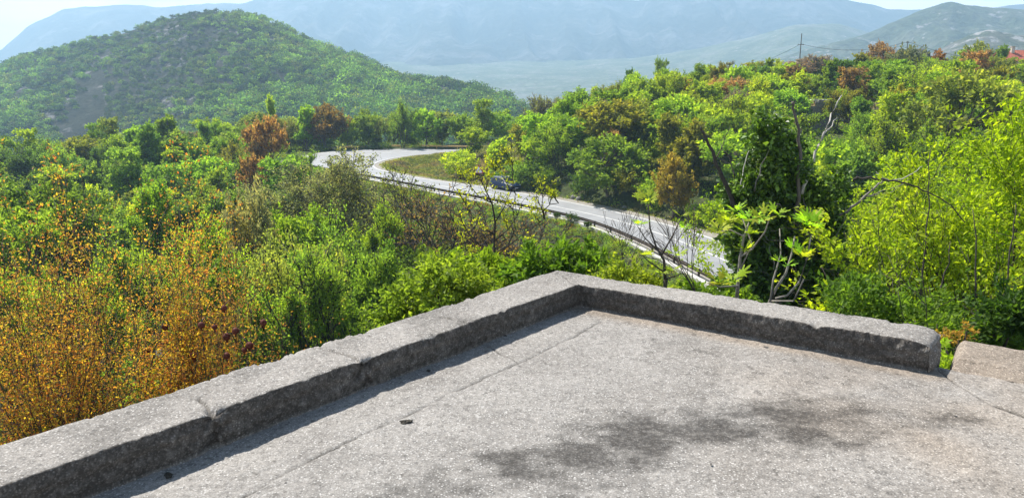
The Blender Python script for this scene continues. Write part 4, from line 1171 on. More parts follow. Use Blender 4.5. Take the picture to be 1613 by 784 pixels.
# ------------------------------------------------------------------ warning sign
def sign():
    g = aty(754, 266, 97); r = empty('warning_sign', (g.x, g.y, ZR - .1))
    st = simple('galvanised_steel', (.4, .4, .4), .5, metal=.7, var=.1); rd = simple('red_reflective', (.5, .02, .02), .4, var=.05); wh = simple('white_reflective', (.75, .75, .74), .4, var=.04); bk = simple('black_symbol', (.015, .015, .015), .5)
    mb = MB(); mb.tube([(0, .03, 0), (0, .03, 2.9)], .03, 8); mb.build('post', st, r)
    h = 2.0; a = 1.25
    def tri(s, y0, y1, rc=.06):
        hh = s * math.sqrt(3) / 2; cz = h + a * math.sqrt(3) / 6
        pts = [(-s / 2, -s * math.sqrt(3) / 6), (s / 2, -s * math.sqrt(3) / 6), (0, s * math.sqrt(3) / 3)]
        out = []
        for k in range(3):
            p = Vector(pts[k]); q = Vector(pts[k - 1]); w = Vector(pts[(k + 1) % 3])
            out += [p + (q - p).normalized() * rc, p + ((q - p).normalized() + (w - p).normalized()) * rc * .35, p + (w - p).normalized() * rc]
        V = [(p.x, y0, cz + p.y) for p in out] + [(p.x, y1, cz + p.y) for p in out]; n = len(out)
        return V, [tuple(range(n)), tuple(reversed(range(n, 2 * n)))] + [(k, k + n, (k + 1) % n + n, (k + 1) % n) for k in range(n)]
    mb = MB(); mb.add(*tri(a, -.02, .0)); mb.build('red_border', rd, r)
    mb = MB(); mb.add(*tri(a * .78, -.026, -.021)); mb.build('white_field', wh, r)
    mb = MB()
    path = [(-.05, .17), (-.05, .26), (.05, .34), (.05, .42), (-.01, .50)]
    for (x0, z0), (x1, z1) in zip(path[:-1], path[1:]):
        L_ = math.hypot(x1 - x0, z1 - z0); an = math.atan2(x1 - x0, z1 - z0)
        mb.box(((x0 + x1) / 2, -.031, h + (z0 + z1) / 2), (.055, .006, L_ + .03), Matrix.Rotation(an, 3, 'Y'))
    mb.build('bend_symbol', bk, r)
    tag(r, 'red-bordered triangular warning sign with black bend symbol beside the car', 'road sign')
sign()

# boulders by the verge
for k, (u, v, s) in enumerate([(904, 314, .38), (912, 316, .34), (984, 329, .22)]):
    c = atz(u, v, ZR); mb = MB(); V = []; F = []
    n, m_ = 14, 9
    for i in range(m_):
        th = math.pi * i / (m_ - 1)
        for j in range(n):
            w = 2 * math.pi * j / n; d = (math.sin(th) * math.cos(w), math.sin(th) * math.sin(w), math.cos(th))
            q = s * (1 + .3 * float(vnoise(np.array([d[0] * 1.7 + k * 5]), np.array([d[1] * 1.7]), d[2] * 1.7)[0])); V.append((d[0] * q, d[1] * q, d[2] * q * .8))
    for i in range(m_ - 1):
        for j in range(n): F.append((i * n + j, (i + 1) * n + j, (i + 1) * n + (j + 1) % n, i * n + (j + 1) % n))
    mb.add(V, F)
    tag(mb.build('boulder', M_STONE, None, True, (c.x, c.y + .5, ZR + s * .4)), ['grey boulder on the road verge, left one of the touching pair', 'grey boulder on the road verge, right one of the touching pair', 'small grey boulder on the verge, farther right than the pair'][k], 'rock')

# ------------------------------------------------------------------ poles, wires, house, ruins
M_POLE = simple('weathered_pole', (.13, .12, .11), .8, var=.2, scale=3)
M_WIRE = simple('wire', (.04, .04, .04), .6)
def pole(u, v, d, arm, label):
    t = aty(u, v, d); g = gz(t.x, t.y); r = empty('power_pole', (t.x, t.y, g - .3)); H = t.z - g + .3
    mb = MB(); mb.tube([(0, 0, 0), (0, 0, H)], [.13, .09], 8); mb.build('post', M_POLE, r)
    zs = H - (2.4 if arm else .35)
    mb = MB(); mb.box((0, 0, zs), (1.9 if arm else .9, .12, .12), Matrix.Rotation(.5, 3, 'Z')); mb.build('crossarm', M_POLE, r)
    for x in ((-.85, 0, .85) if arm else (-.38, .38)):
        m = MB(); m.lathe((x * math.cos(.5), x * math.sin(.5), zs + .06), [(.03, 0), (.06, .04), (.04, .08), (.06, .12), (.02, .16)], 8); m.build('insulator', M_POLE, r)
    tag(r, label, 'utility pole')
    return Vector((t.x, t.y, g - .3 + zs + .2))
pA = pole(1263, 53, 172, True, 'taller grey power pole with crossarm on the ridge skyline')
pB = pole(1430, 65, 185, False, 'shorter dark power pole on the ridge near the grey bush')
def wire(a, b, sag, label):
    pts = []
    for i in range(25):
        t = i / 24; p = a.lerp(b, t); p.z -= sag * 4 * t * (1 - t); pts.append(p - a)
    m = MB(); m.tube(pts, .035, 4); o = m.build('power_line', M_WIRE, None, False, a); tag(o, label, 'cable')
wire(pA, pB, 1.6, 'sagging power line between the two poles on the ridge')
wire(pA, aty(1080, 120, 200), 2.0, 'power line running down to the left from the taller pole')
wire(pB, aty(1680, 104, 165), 1.6, 'power line running to the right from the shorter pole')

def house():
    a = aty(1588, 90, 158); g = gz(a.x + 5, a.y); zt = a.z
    r = empty('house', (a.x, a.y, g - .3)); zz = zt - g + .3
    wall = simple('rendered_wall', (.45, .40, .34), .9, var=.12, scale=2); tile = simple('red_roof_tiles', (.32, .09, .055), .8, var=.3, scale=3, bump=.4); dark = simple('window_dark', (.03, .03, .035), .2)
    ev = zz - .8; rdg = zz + 1.3; W, Dp = 9, 7
    mb = MB(); mb.add([(0.5, .5, 0), (W - .5, .5, 0), (W - .5, Dp - .5, 0), (.5, Dp - .5, 0), (.5, .5, ev), (W - .5, .5, ev), (W - .5, Dp - .5, ev), (.5, Dp - .5, ev), (.5, Dp / 2, rdg - .15), (W - .5, Dp / 2, rdg - .15)],
                  [(0, 1, 5, 4), (1, 2, 6, 9, 5), (2, 3, 7, 6), (3, 0, 4, 8, 7)]); w_ = mb.build('wall', wall, r)
    mb = MB()
    for s in (0, 1):
        y0 = 0 if s == 0 else Dp
        V = [(0, y0, ev - .1), (W, y0, ev - .1), (W, Dp / 2, rdg), (0, Dp / 2, rdg)]; V += [(x, y, z + .14) for x, y, z in V]
        mb.add(V, [(3, 2, 1, 0), (4, 5, 6, 7), (0, 1, 5, 4), (1, 2, 6, 5), (2, 3, 7, 6), (3, 0, 4, 7)])
    rf = mb.build('roof', tile, r)
    mb = MB(); mb.box((2.4, Dp / 2 - .8, rdg + .15), (.6, .6, 1.2)); mb.box((2.4, Dp / 2 - .8, rdg + .8), (.75, .75, .1)); mb.build('chimney', wall, rf)
    for x in (2.2, 4.6, 7):
        mb = MB(); mb.box((x, .49, ev - 1.4), (1, .08, 1.2)); f = mb.build('window', dark, r)
    tag(r, 'red-roofed house half hidden in trees at the right edge of the ridge', 'house')
house()
def ruin(u, v, d, w, h, label, seed, name='stone_ruin', zoff=0.0):
    random.seed(seed); t = aty(u, v, d); g = min(gz(t.x, t.y), t.z - h); r = empty(name, (t.x, t.y, g - .2), random.uniform(-.3, .3)); H = t.z - g + .2
    wm = MB(); y = 0
    for (x0, y0, x1, y1) in ((-w / 2, 0, w / 2, 0), (w / 2, 0, w / 2, w * .7), (-w / 2, 0, -w / 2, w * .7), (-w / 2, w * .7, w / 2, w * .7)):
        L_ = math.hypot(x1 - x0, y1 - y0); an = math.atan2(y1 - y0, x1 - x0); z = 0
        while z < H - .1:
            hh = random.uniform(.25, .4); s = 0
            while s < L_:
                l = random.uniform(.35, .8); s1 = min(s + l, L_); m_ = (s + s1) / 2
                if z < H * (.72 + .28 * math.sin(m_ * 1.3 + seed)) + .1:
                    wm.box((x0 + math.cos(an) * m_, y0 + math.sin(an) * m_, z + hh / 2), (s1 - s - .03, random.uniform(.42, .52), hh - .02), Matrix.Rotation(an + random.uniform(-.04, .04), 3, 'Z'), .03)
                s = s1
            z += hh
    wm.build('wall', M_STONE, r)
    sl = MB()
    for k in range(5): sl.box((random.uniform(-w / 2, w / 2), random.uniform(0, .5), H + random.uniform(0, .12)), (random.uniform(.8, 1.6), .7, .12), Matrix.Rotation(random.uniform(-.3, .3), 3, 'Y'), .02)
    sl.build('roof_slab', M_KERB, r)
    tag(r, label, 'ruin')
ruin(1285, 159, 104, 4.6, 2.4, 'roofless grey stone ruin sunk in the trees halfway up the right slope', 4)
def rock_outcrop(u, v, d, s, label):
    t = aty(u, v, d); n, m_ = 28, 16; V = []; F = []
    for i in range(m_):
        th = math.pi * i / (m_ - 1)
        for j in range(n):
            w = 2 * math.pi * j / n; dv = (math.sin(th) * math.cos(w), math.sin(th) * math.sin(w), math.cos(th))
            q = 1 + .35 * float(fbm(np.array([dv[0] * 1.6 + 3]), np.array([dv[1] * 1.6]), dv[2] * 1.6, 4)[0]); V.append((dv[0] * q * s, dv[1] * q * s, dv[2] * q * s * .8))
    for i in range(m_ - 1):
        for j in range(n): F.append((i * n + j, (i + 1) * n + j, (i + 1) * n + (j + 1) % n, i * n + (j + 1) % n))
    mb = MB(); mb.add(V, F); tag(mb.build('rock_outcrop', simple('dark_rock', (.09, .09, .085), .95, var=.4, scale=2, bump=.8), None, False, (t.x, t.y, t.z - s * .7)), label, 'rock')
rock_outcrop(1448, 84, 152, 3.0, 'dark rounded rock outcrop behind the silvery grey bush on the ridge')

# ------------------------------------------------------------------ ivy and bushes on the guardrails
def bush(name, c, blobs, n, L, tint, label, cat, mat=M_LEAF, stems=True, W=.6, group=None, bark=M_BARKD):
    """blobs: list of (offset, radius) around the ground point c"""
    r = empty(name, c)
    V = blob_leaves([b[0] for b in blobs], [b[1] for b in blobs], n, L, W, shell=.35)
    cr = link('crown', leaves_mesh('crown', V, None, np.tile(tint, (len(V), 1)) * rng.uniform(.8, 1.2, (len(V), 1))), mat, r); cr.color = (*tint, 1)
    if stems:
        mb = MB()
        for b in blobs: limb(mb, (random.uniform(-.1, .1), random.uniform(-.1, .1), -.1), b[0], .02 + .03 * b[1], .008 + .01 * b[1], .12, 5, 4)
        mb.build('stem', bark, r, True)
    tag(r, label, cat, group)
    return r
random.seed(31); rng = np.random.default_rng(31)
for k, (u, v, s, lab) in enumerate([(878, 339, .55, 'small ivy tuft on the guardrail, leftmost of the three'), (901, 347, 1.0, 'round ivy clump on the guardrail, biggest of the three'), (926, 356, .5, 'small ivy tuft on the guardrail, rightmost of the three')]):
    p = atz(u, v + 4, ZR); bl = [((random.uniform(-.4, .4) * s, random.uniform(-.3, .3) * s, .3 + random.random() * .5 * s), .42 * s) for _ in range(5)]
    bush('ivy_clump', (p.x, p.y, ZR - .1), bl, int(900 * s + 300), .10, (.05, .085, .02), lab, 'ivy')
p = atz(588, 236, ZR); p.y += .6
bush('dark_bush', (p.x, p.y, ZR - .1), [((x, random.uniform(-.2, .2), .5 + .2 * random.random()), .75) for x in np.linspace(-3.4, 3.0, 9)], 4200, .16, (.045, .085, .02), 'low dark bush growing over the gap in the far ochre guardrail', 'bush')
for k in range(3):
    q = OUTER[71] - dirO[71] * (.9 + k * .5)

# ------------------------------------------------------------------ near plants
def from_pixels(pl, d0, d1=None):
    n = len(pl); d1 = d0 if d1 is None else d1
    return [aty(u, v, d0 + (d1 - d0) * i / max(1, n - 1)) for i, (u, v) in enumerate(pl)]

# orange-leaved pomegranate thicket at the left
def pomegranate():
    global rng
    def one(name, u, d, vtop, seed, nst, lean, leafn, tints, label, spread=.55, fruits=(), RX=.9):
        global rng
        random.seed(seed); rng = np.random.default_rng(seed)
        top = aty(u, vtop, d); g = gz(top.x, top.y); r = empty(name, (top.x, top.y, g - .05)); H = top.z - g
        mb = MB(); tips = []
        sp = dict(wob=.10, up=.05, tap=.6, rmin=.0042, n=[3, 3, 4, 4, 4], ang=(18, 48), len=(.55, .8), leafdepth=1, t0=.25)
        for k in range(nst):
            w = 2 * math.pi * k / nst + random.uniform(-.4, .4)
            grow(mb, tips, Vector((.15 * math.cos(w), .15 * math.sin(w), -.2)), Vector((spread * math.cos(w) + lean[0], spread * math.sin(w) + lean[1], 1)).normalized(), H * .40, .055, 4, sp, 6, 6)
        mz = np.percentile([t[0].z for t in tips], 99.3); s = H / mz
        mb.V = [(a * s, b * s, c * s) for a, b, c in mb.V]; tips = [(t[0] * s, t[1]) for t in tips]
        fx = min(1, RX / np.percentile([math.hypot(t[0].x, t[0].y) for t in tips], 92)); mb.V = [(a * fx, b * fx, c) for a, b, c in mb.V]
        tips = [(Vector((t[0].x * fx, t[0].y * fx, t[0].z)), t[1]) for t in tips]
        mb.build('stem', M_BARKD, r, True)
        # only the part below the crown's middle is thinner
        V = tip_leaves(tips, max(1, int(leafn * 2.6) // len(tips)), .028, .5, .035, 0, .5)
        V = V[rng.random(len(V)) < np.clip((V[:, 0, 2] / H - .3) * 2.2, .22, 1)]
        n = len(V); z = V[:, 0, 2] / H
        T = np.array([TINT_P[k] for k in ('orange', 'yellow', 'red', 'green', 'brown')])
        w = np.array(tints)[None] * np.ones((n, 1)); w[:, 3] += np.clip(.45 - z, 0, 1) * 1.2; w[:, 4] += np.clip(.6 - z, 0, 1) * .8; w[:, 2] += np.clip(z - .8, 0, 1) * 1.5
        cl = fbm(V[:, 0, 0] * 1.1, V[:, 0, 1] * 1.1, V[:, 0, 2] * 1.1, 2); w[:, 1] += np.clip(cl, 0, 1); w[:, 0] += np.clip(-cl, 0, 1)
        w /= w.sum(1, keepdims=True); cum = w.cumsum(1); q = (rng.random((n, 1)) > cum).sum(1).clip(0, 4)
        link('crown', leaves_mesh('crown', V, None, T[q]), M_MASS, r)
        for (fu, fv, fr) in fruits:
            best = aty(fu, fv, d - .3); 
            t = min(tips, key=lambda t: (t[0] + r.location - best).length)
            c = best - r.location
            m = MB(); m.lathe(c, [(.0, -fr), (fr * .5, -fr * .86), (fr * .86, -fr * .5), (fr, 0), (fr * .86, fr * .5), (fr * .5, fr * .86), (fr * .2, fr)], 14)
            m.lathe(c + Vector((0, 0, -fr * 1.25)), [(fr * .36, -.008), (fr * .24, .006), (fr * .22, fr * .3)], 8)
            m.build('fruit', M_FRUIT, r, True)
            m = MB(); m.tube([c + Vector((0, 0, fr * .9)), (c + t[0]) * .5 + Vector((0, 0, .06)), t[0]], [.005, .004, .004], 4); m.build('fruit_stalk', M_BARKD, r, True)
        tag(r, label, 'shrub')
    TINT_P = dict(orange=(.42, .20, .055), yellow=(.46, .33, .06), red=(.33, .11, .06), green=(.20, .24, .04), brown=(.24, .14, .07))
    M_FRUIT = simple('dried_pomegranate_skin', (.11, .028, .018), .7, var=.4, scale=30, spec=.2)
    one('pomegranate_tree', 110, 6.6, 318, 501, 7, (0, 0), 16000, (3.2, 3, .8, .5, .5), 'big orange-leaved pomegranate tree at the far left behind the parapet', spread=.5, RX=1.35)
    one('pomegranate_tree', 258, 6.9, 338, 502, 6, (0, 0), 14000, (3, 3, 1.0, .4, .4), 'orange-leaved pomegranate tree right of the biggest one, behind the parapet', spread=.5, RX=.8, fruits=((231, 552, .036), (260, 515, .030), (306, 560, .038)))
    one('pomegranate_shrub', 372, 6.4, 446, 503, 7, (0, 0), 3600, (2, 1.5, 1.6, .6, 1.6), 'thin reddish pomegranate shrub carrying most of the dark dried fruit', spread=.5, RX=.5,
        fruits=((317, 512, .030), (338, 515, .024), (357, 530, .034), (357, 560, .030), (371, 521, .030), (393, 544, .034), (415, 508, .030), (353, 485, .026), (385, 551, .024)))
    one('pomegranate_shrub', 465, 6.6, 462, 504, 4, (0, 0), 1300, (3, 2, 1, .8, .3), 'low sparse orange-leaved pomegranate shrub nearest the middle of the left parapet', spread=.45, RX=.36)
    one('pomegranate_shrub', 10, 6.0, 360, 505, 5, (0, 0), 8000, (3, 2, 1, .6, .4), 'orange-leaved pomegranate shrub cut by the left edge of the view', spread=.4, RX=.7)
pomegranate()

# lobed fig leaves
def fig_leaf(g, L):
    """outline of a five-lobed leaf lying in xy, stalk at the origin, pointing +x"""
    lobes = [(0, 1.0), (38, .82), (-38, .82), (82, .55), (-82, .55)]
    pts = []
    for k in range(33):
        a = -135 + 270 * k / 32
        r = .30
        for la, lr in lobes: r = max(r, lr * math.exp(-((a - la) / 15.0) ** 2) )
        pts.append((.35 * L + r * L * .75 * math.cos(R(a)), r * L * .75 * math.sin(R(a))))
    return [(0, 0)] + pts
def fig_tuft(r, base, up, n, L, g, mat, tint, leaf_up=.8):
    mb = MB()
    for k in range(n):
        w = 2 * math.pi * k / n + g.uniform(-.3, .3); tilt = R(g.uniform(15, 60)) * leaf_up
        q = up.to_track_quat('Z', 'Y').to_matrix() @ Matrix.Rotation(w, 3, 'Z') @ Matrix.Rotation(-tilt, 3, 'Y') @ Matrix.Rotation(R(g.uniform(-30, 30)), 3, 'X')
        s = L * g.uniform(.6, 1.1); o = fig_leaf(g, s); st = s * .35
        V = [base + q @ Vector((x + st, y, -.25 * abs(y) + .12 * x * (1 - x / s))) for x, y in o]
        c = base + q @ Vector((st + .4 * s, 0, .02 * s))
        n0 = len(V)
        mb.add(V + [c], [(i, i + 1, n0) for i in range(1, n0 - 1)] + [(n0 - 1, 0, n0), (0, 1, n0)])
        mb.tube([base, base + q @ Vector((st, 0, 0))], [.003, .002], 3)
    o = mb.build('leaf_tuft', mat, r, True)
    at = o.data.attributes.new('lv', 'FLOAT', 'FACE'); at.data.foreach_set('value', np.random.default_rng(1).random(len(o.data.polygons)).astype(np.float32) * .5 + .4)
    o.color = (*tint, 1)
def fig():
    g = random.Random(9)
    lime = (.33, .45, .04)
    def plant_fig(name, d, base_px, stems, tufts, label, bark=M_BARKG, rad=.011, L=.117):
        b = aty(base_px[0], base_px[1], d); gz0 = gz(b.x, b.y); r = empty(name, (b.x, b.y, gz0))
        mb = MB()
        mb.tube([Vector((0, 0, -.1)), Vector((.05, .1, (b.z - gz0) * .5)), b - r.location], [rad * 2.4, rad * 2, rad * 1.6], 6)
        for pl, dd, r0, r1 in stems:
            P = [p - r.location for p in from_pixels(pl, d, d + dd)]
            mb.tube(P, list(np.linspace(r0, r1, len(P))), 6)
        mb.build('stem', bark, r, True)
        for (u, v, dd, n, s) in tufts:
            p = aty(u, v, d + dd) - r.location
            fig_tuft(r, p, Vector((g.uniform(-.3, .3), g.uniform(-.3, .2), 1)).normalized(), n, L * s, g, M_LEAF, tuple(c * g.uniform(.8, 1.15) for c in lime))
        tag(r, label, 'fig tree')
    plant_fig('fig_tree', 5.85, (1160, 480), [
        ([(1160, 480), (1163, 440), (1166, 405), (1172, 372), (1180, 350)], .1, .016, .007), ([(1166, 405), (1185, 392), (1205, 365), (1212, 345)], -.2, .009, .004),
        ([(1163, 430), (1185, 385), (1168, 340), (1162, 335)], .3, .008, .004), ([(1172, 372), (1150, 362), (1132, 365)], .1, .007, .004), ([(1163, 450), (1135, 452), (1115, 446)], -.3, .008, .004)],
        [(1180, 348, .1, 8, 1.15), (1204, 345, -.2, 8, 1.1), (1160, 333, .3, 7, .9), (1133, 362, .1, 8, 1.1), (1148, 350, .2, 6, 1.0), (1172, 395, .0, 6, .8), (1155, 443, -.3, 7, 1.0), (1132, 447, -.2, 6, .9), (1225, 338, -.1, 6, .9), (1180, 368, .1, 6, .9)],
        'bright-leaved fig tree rising behind the middle of the right parapet')
    plant_fig('fig_tree', 5.5, (1212, 488), [
        ([(1212, 488), (1222, 455), (1238, 430), (1247, 400), (1252, 372)], .2, .014, .006), ([(1222, 470), (1240, 465), (1258, 445), (1272, 405), (1278, 370)], .1, .010, .004), ([(1212, 488), (1218, 440), (1230, 400), (1228, 360)], .3, .010, .004),
        ([(1216, 474), (1250, 474), (1266, 440)], -.3, .008, .004)],
        [(1272, 355, .1, 8, 1.05), (1252, 396, .2, 8, 1.0), (1278, 345, .2, 6, .8), (1262, 405, .0, 7, .9), (1227, 412, .1, 4, .7), (1240, 418, .1, 4, .6)],
        'fig tree with pale bent stems right of the brightest one, behind the right parapet')
    plant_fig('fig_tree', 6.3, (1048, 440), [
        ([(1048, 440), (1046, 410), (1034, 390), (1024, 360), (1021, 322)], .1, .014, .005), ([(1042, 402), (1060, 370), (1072, 345)], .2, .009, .004), ([(1034, 392), (1016, 375), (1006, 358)], -.1, .007, .003),
        ([(1048, 430), (1020, 410), (1012, 402)], -.1, .007, .003), ([(1048, 440), (1075, 430), (1068, 404)], .1, .007, .003)],
        [(1021, 318, .1, 7, 1.15), (1072, 341, .2, 4, .8), (1006, 354, -.1, 5, .75), (1014, 402, -.1, 6, .8), (1066, 402, .1, 6, .8), (1040, 430, 0, 7, .8), (1058, 426, 0, 6, .8), (1080, 360, .2, 4, .7)],
        'small fig sapling in front of the road, left of the other figs', M_BARKD)
    # leafless shrub in front of the road
    random.seed(61); b = aty(1095, 462, 6.9); r = empty('leafless_shrub', (b.x, b.y, gz(b.x, b.y)))
    mb = MB(); tips = []; bz = b.z - r.location.z
    mb.tube([(0, 0, -.1), (.1, 0, bz * .5), (0, 0, bz)], [.025, .018, .012], 6)
    sp = dict(wob=.09, up=.07, tap=.45, rmin=.0022, n=[2, 2, 3, 3], ang=(18, 42), len=(.55, .85), leafdepth=0)
    for k in range(5): grow(mb, tips, Vector((0, 0, bz)), Vector((random.uniform(-.9, .25), random.uniform(-.3, .3), 1)).normalized(), .34, .0065, 3, sp, 5, 5)
    mb.build('stem', M_BARKD, r, True); tag(r, 'leafless dark twiggy shrub between the fig sapling and the bright fig', 'shrub')
    random.seed(62); b = aty(985, 425, 9); r = empty('leafless_shrub', (b.x, b.y, gz(b.x, b.y)))
    mb = MB(); tips = []; bz = b.z - r.location.z
    mb.tube([(0, 0, -.1), (.1, 0, bz * .5), (0, 0, bz)], [.03, .02, .012], 6)
    for k in range(4): grow(mb, tips, Vector((0, 0, bz)), Vector((random.uniform(-.4, .4), random.uniform(-.3, .3), 1)).normalized(), .32, .006, 3, sp, 5, 5)
    mb.build('stem', M_BARKD, r, True); tag(r, 'thin bare-twigged shrub left of the fig sapling by the guardrail', 'shrub')
fig()

# ivy-clad tree with dead limbs
def ivy_tree():
    global rng
    random.seed(71); rng = np.random.default_rng(71)
    d = 13.5
    b = aty(1235, 470, d); g = gz(b.x, b.y); r = empty('ivy_clad_tree', (b.x, b.y, g - .1)); o = r.location
    C = []; Rr = []; T = []
    def add(u, v, dd, rr, t): C.append(aty(u, v, d + dd) - o); Rr.append(rr); T.append(t)
    for u, v, rr in [(1215, 195, .22), (1222, 215, .32), (1208, 240, .38), (1235, 235, .32), (1212, 268, .42), (1240, 270, .40), (1225, 298, .46), (1252, 300, .38), (1200, 310, .42), (1245, 335, .5), (1275, 330, .42), (1215, 345, .48),
                     (1190, 345, .34), (1265, 365, .55), (1300, 350, .36), (1230, 385, .55), (1200, 380, .42), (1295, 385, .45), (1180, 395, .36), (1270, 415, .58), (1225, 430, .55), (1300, 425, .42), (1190, 430, .4), (1250, 460, .6), (1290, 462, .46), (1215, 475, .5), (1170, 375, .28),
                     (1160, 320, .26), (1150, 300, .22), (1165, 345, .26), (1180, 300, .25), (1175, 420, .32), (1185, 470, .38), (1315, 310, .25), (1320, 290, .2)]:
        for _ in range(2): add(u + random.uniform(-8, 8), v + random.uniform(-8, 8), random.uniform(-.5, .7), rr * random.uniform(.75, 1.05), 0)
    for k in range(26): add(random.uniform(1175, 1310), random.uniform(440, 620), random.uniform(-.6, .8), random.uniform(.4, .6), 0)
    V = blob_leaves([c[:] for c in C], Rr, 52000, .10, .75, flat=1.0, shell=.45)
    n = len(V); T = np.where((rng.random((n, 1)) < .38), np.array([.15, .26, .035]), np.array([.055, .105, .02]))
    link('ivy', leaves_mesh('ivy', V, None, T), M_IVY, r)
    mb = MB()
    tr_ = [Vector((0, 0, -.2))] + [aty(u, v, d + .1) - o for u, v in [(1240, 520), (1248, 440), (1245, 360), (1238, 300), (1228, 250)]]
    mb.tube(tr_, [.22, .2, .17, .14, .10, .05], 8); mb.build('trunk', M_BARK, r, True)
    def dead(pl, r0, r1, mat, d0=0, d1=0, lab=None):
        P = [p - o for p in from_pixels(pl, d + d0, d + d1)]
        PP = []
        for a_, b_ in zip(P[:-1], P[1:]):
            for k in range(3): PP.append(a_.lerp(b_, k / 3) + Vector((random.gauss(0, 1), random.gauss(0, 1), random.gauss(0, 1))) * .012)
        PP.append(P[-1])
        m = MB(); m.tube(PP, list(np.linspace(r0 * .66, r1 * .7, len(PP))), 7); q = m.build('dead_branch', mat, r, True)
        if lab: q['label'] = lab
    dead([(1253, 348), (1258, 300), (1262, 250), (1257, 205), (1251, 168), (1250, 160)], .055, .028, M_BARK, -.6, -.6, 'upright brown dead stem')
    dead([(1262, 305), (1272, 275), (1285, 240), (1297, 210), (1310, 180), (1326, 150)], .045, .012, M_BARKW, -.5, -.2, 'pale bleached dead branch pointing up right')
    dead([(1297, 212), (1305, 203), (1319, 186)], .02, .008, M_BARKW, -.35, -.2)
    dead([(1160, 330), (1148, 300), (1135, 268), (1122, 240), (1107, 208), (1104, 200)], .075, .02, M_BARKD, -.3, -.3, 'dark leaning dead stem on the left')
    dead([(1127, 250), (1140, 228), (1150, 200)], .018, .006, M_BARKD, -.3, 0)
    dead([(1160, 285), (1150, 250), (1135, 225)], .02, .006, M_BARKD, -.2, .2)
    dead([(1166, 300), (1172, 265), (1178, 240), (1188, 232)], .018, .006, M_BARKW, -.4, -.1)
    dead([(1190, 300), (1200, 260), (1215, 225)], .02, .006, M_BARKG, -.6, -.7)
    dead([(1318, 342), (1340, 328), (1362, 310), (1385, 291), (1397, 284)], .04, .02, M_BARKG, -.3, -.3, 'grey dead branch reaching right')
    dead([(1397, 284), (1420, 283), (1440, 272), (1453, 262)], .02, .007, M_BARKW, -.3, -.1)
    dead([(1397, 284), (1387, 275), (1380, 270)], .014, .006, M_BARKW, -.3, -.2)
    dead([(1360, 311), (1390, 300), (1420, 292), (1432, 282)], .016, .006, M_BARKG, -.3, -.1)
    dead([(1362, 309), (1400, 304), (1418, 294)], .012, .005, M_BARKG, -.2, 0)
    dead([(1343, 283), (1365, 279), (1390, 281), (1420, 286), (1445, 295), (1470, 306), (1500, 325), (1520, 350)], .03, .012, M_BARKD, -.9, -1.2, 'dark arching dead branch on the right')
    dead([(1320, 430), (1335, 455), (1350, 480), (1360, 500)], .04, .05, M_BARKD, -.8, -1.2, 'dark stem leaning down right')
    # tangle of thin dry vines
    m = MB()
    for k in range(60):
        a_ = aty(random.uniform(1200, 1320), random.uniform(330, 470), d - random.uniform(.3, .8)) - o
        v_ = Vector((random.uniform(-1, 1), random.uniform(-.4, .4), random.uniform(-.7, .4))); pts = [a_]
        for _ in range(5): v_ = (v_ + Vector((random.gauss(0, .4), random.gauss(0, .3), random.gauss(0, .4)))).normalized(); pts.append(pts[-1] + v_ * .14)
        m.tube(pts, [.008, .007, .006, .005, .004, .003], 3)
    m.build('dry_vines', M_BARKG, r)
    tag(r, 'dark ivy-smothered tree with bare dead limbs sticking out, right of the road', 'tree')
ivy_tree()

# airy lime-green trees at the right
def lime_tree(x, y, vtop, seed, nst, spread, leafn, tint, label, L=.085, H=None, twidth=1.0, lean=(0, 0), thin=0.0, stems=()):
    global rng
    random.seed(seed); rng = np.random.default_rng(seed)
    g = gz(x, y); top = aty(806.5 + 1200 * x / y, vtop, y); H = top.z - g; r = empty('lime_green_tree', (x, y, g - .05))
    mb = MB(); tips = []
    sp = dict(wob=.07, up=.045, tap=.6, rmin=.005, n=[4, 5, 5, 5, 5], ang=(22, 55), len=(.5, .72), leafdepth=1, t0=.22)
    for k in range(nst):
        w = 2 * math.pi * k / nst + random.uniform(-.4, .4)
        grow(mb, tips, Vector((.2 * math.cos(w), .2 * math.sin(w), -.2)), Vector((spread * math.cos(w) + lean[0], spread * math.sin(w) + lean[1], 1)).normalized(), H * .5, .06, 4, sp, 7, 6)
    mz = np.percentile([t[0].z for t in tips], 99.5); s = H / mz
    mb.V = [(a * s * twidth, b * s * twidth, c * s) for a, b, c in mb.V]; tips = [(Vector((t[0].x * s * twidth, t[0].y * s * twidth, t[0].z * s)), t[1]) for t in tips]
    mb.build('trunk', M_BARKD, r, True)
    sel = [t for t in tips if float(vnoise(np.array([t[0].x * 1.9]), np.array([t[0].y * 1.9]), t[0].z * 2.6)[0]) > -.32]
    sel = sel[::2]; V = tip_leaves(sel, max(1, leafn // len(sel)), L * 1.25, .5, .075, .0, 1.1)
    if thin: V = V[rng.random(len(V)) < np.clip((V[:, 0, 2] / H - thin) * 2.6, .12, 1)]
    for d_, pl in stems:
        P = [p - r.location for p in from_pixels(pl, d_, d_ + .5)]; PP = []
        for a_, b_ in zip(P[:-1], P[1:]):
            for k in range(3): PP.append(a_.lerp(b_, k / 3) + Vector((random.gauss(0, 1), random.gauss(0, 1), random.gauss(0, 1))) * .015)
        PP.append(P[-1]); m = MB(); m.tube(PP, list(np.linspace(.019, .006, len(PP))), 6); m.build('stem', M_BARKD, r, True)
    c = link('crown', leaves_mesh('crown', V), M_LEAF, r); c.color = (*tint, 1)
    tag(r, label, 'tree')
lime_tree(9.6, 13.2, 170, 81, 3, .28, 90000, (.28, .37, .02), 'big bright lime-green tree at the right edge, nearest to the parapet', twidth=1.05, thin=.2, stems=[(10.6, [(1540, 560), (1565, 500), (1588, 440), (1596, 370), (1600, 320)]), (10.8, [(1545, 560), (1535, 480), (1540, 400), (1532, 330)])])
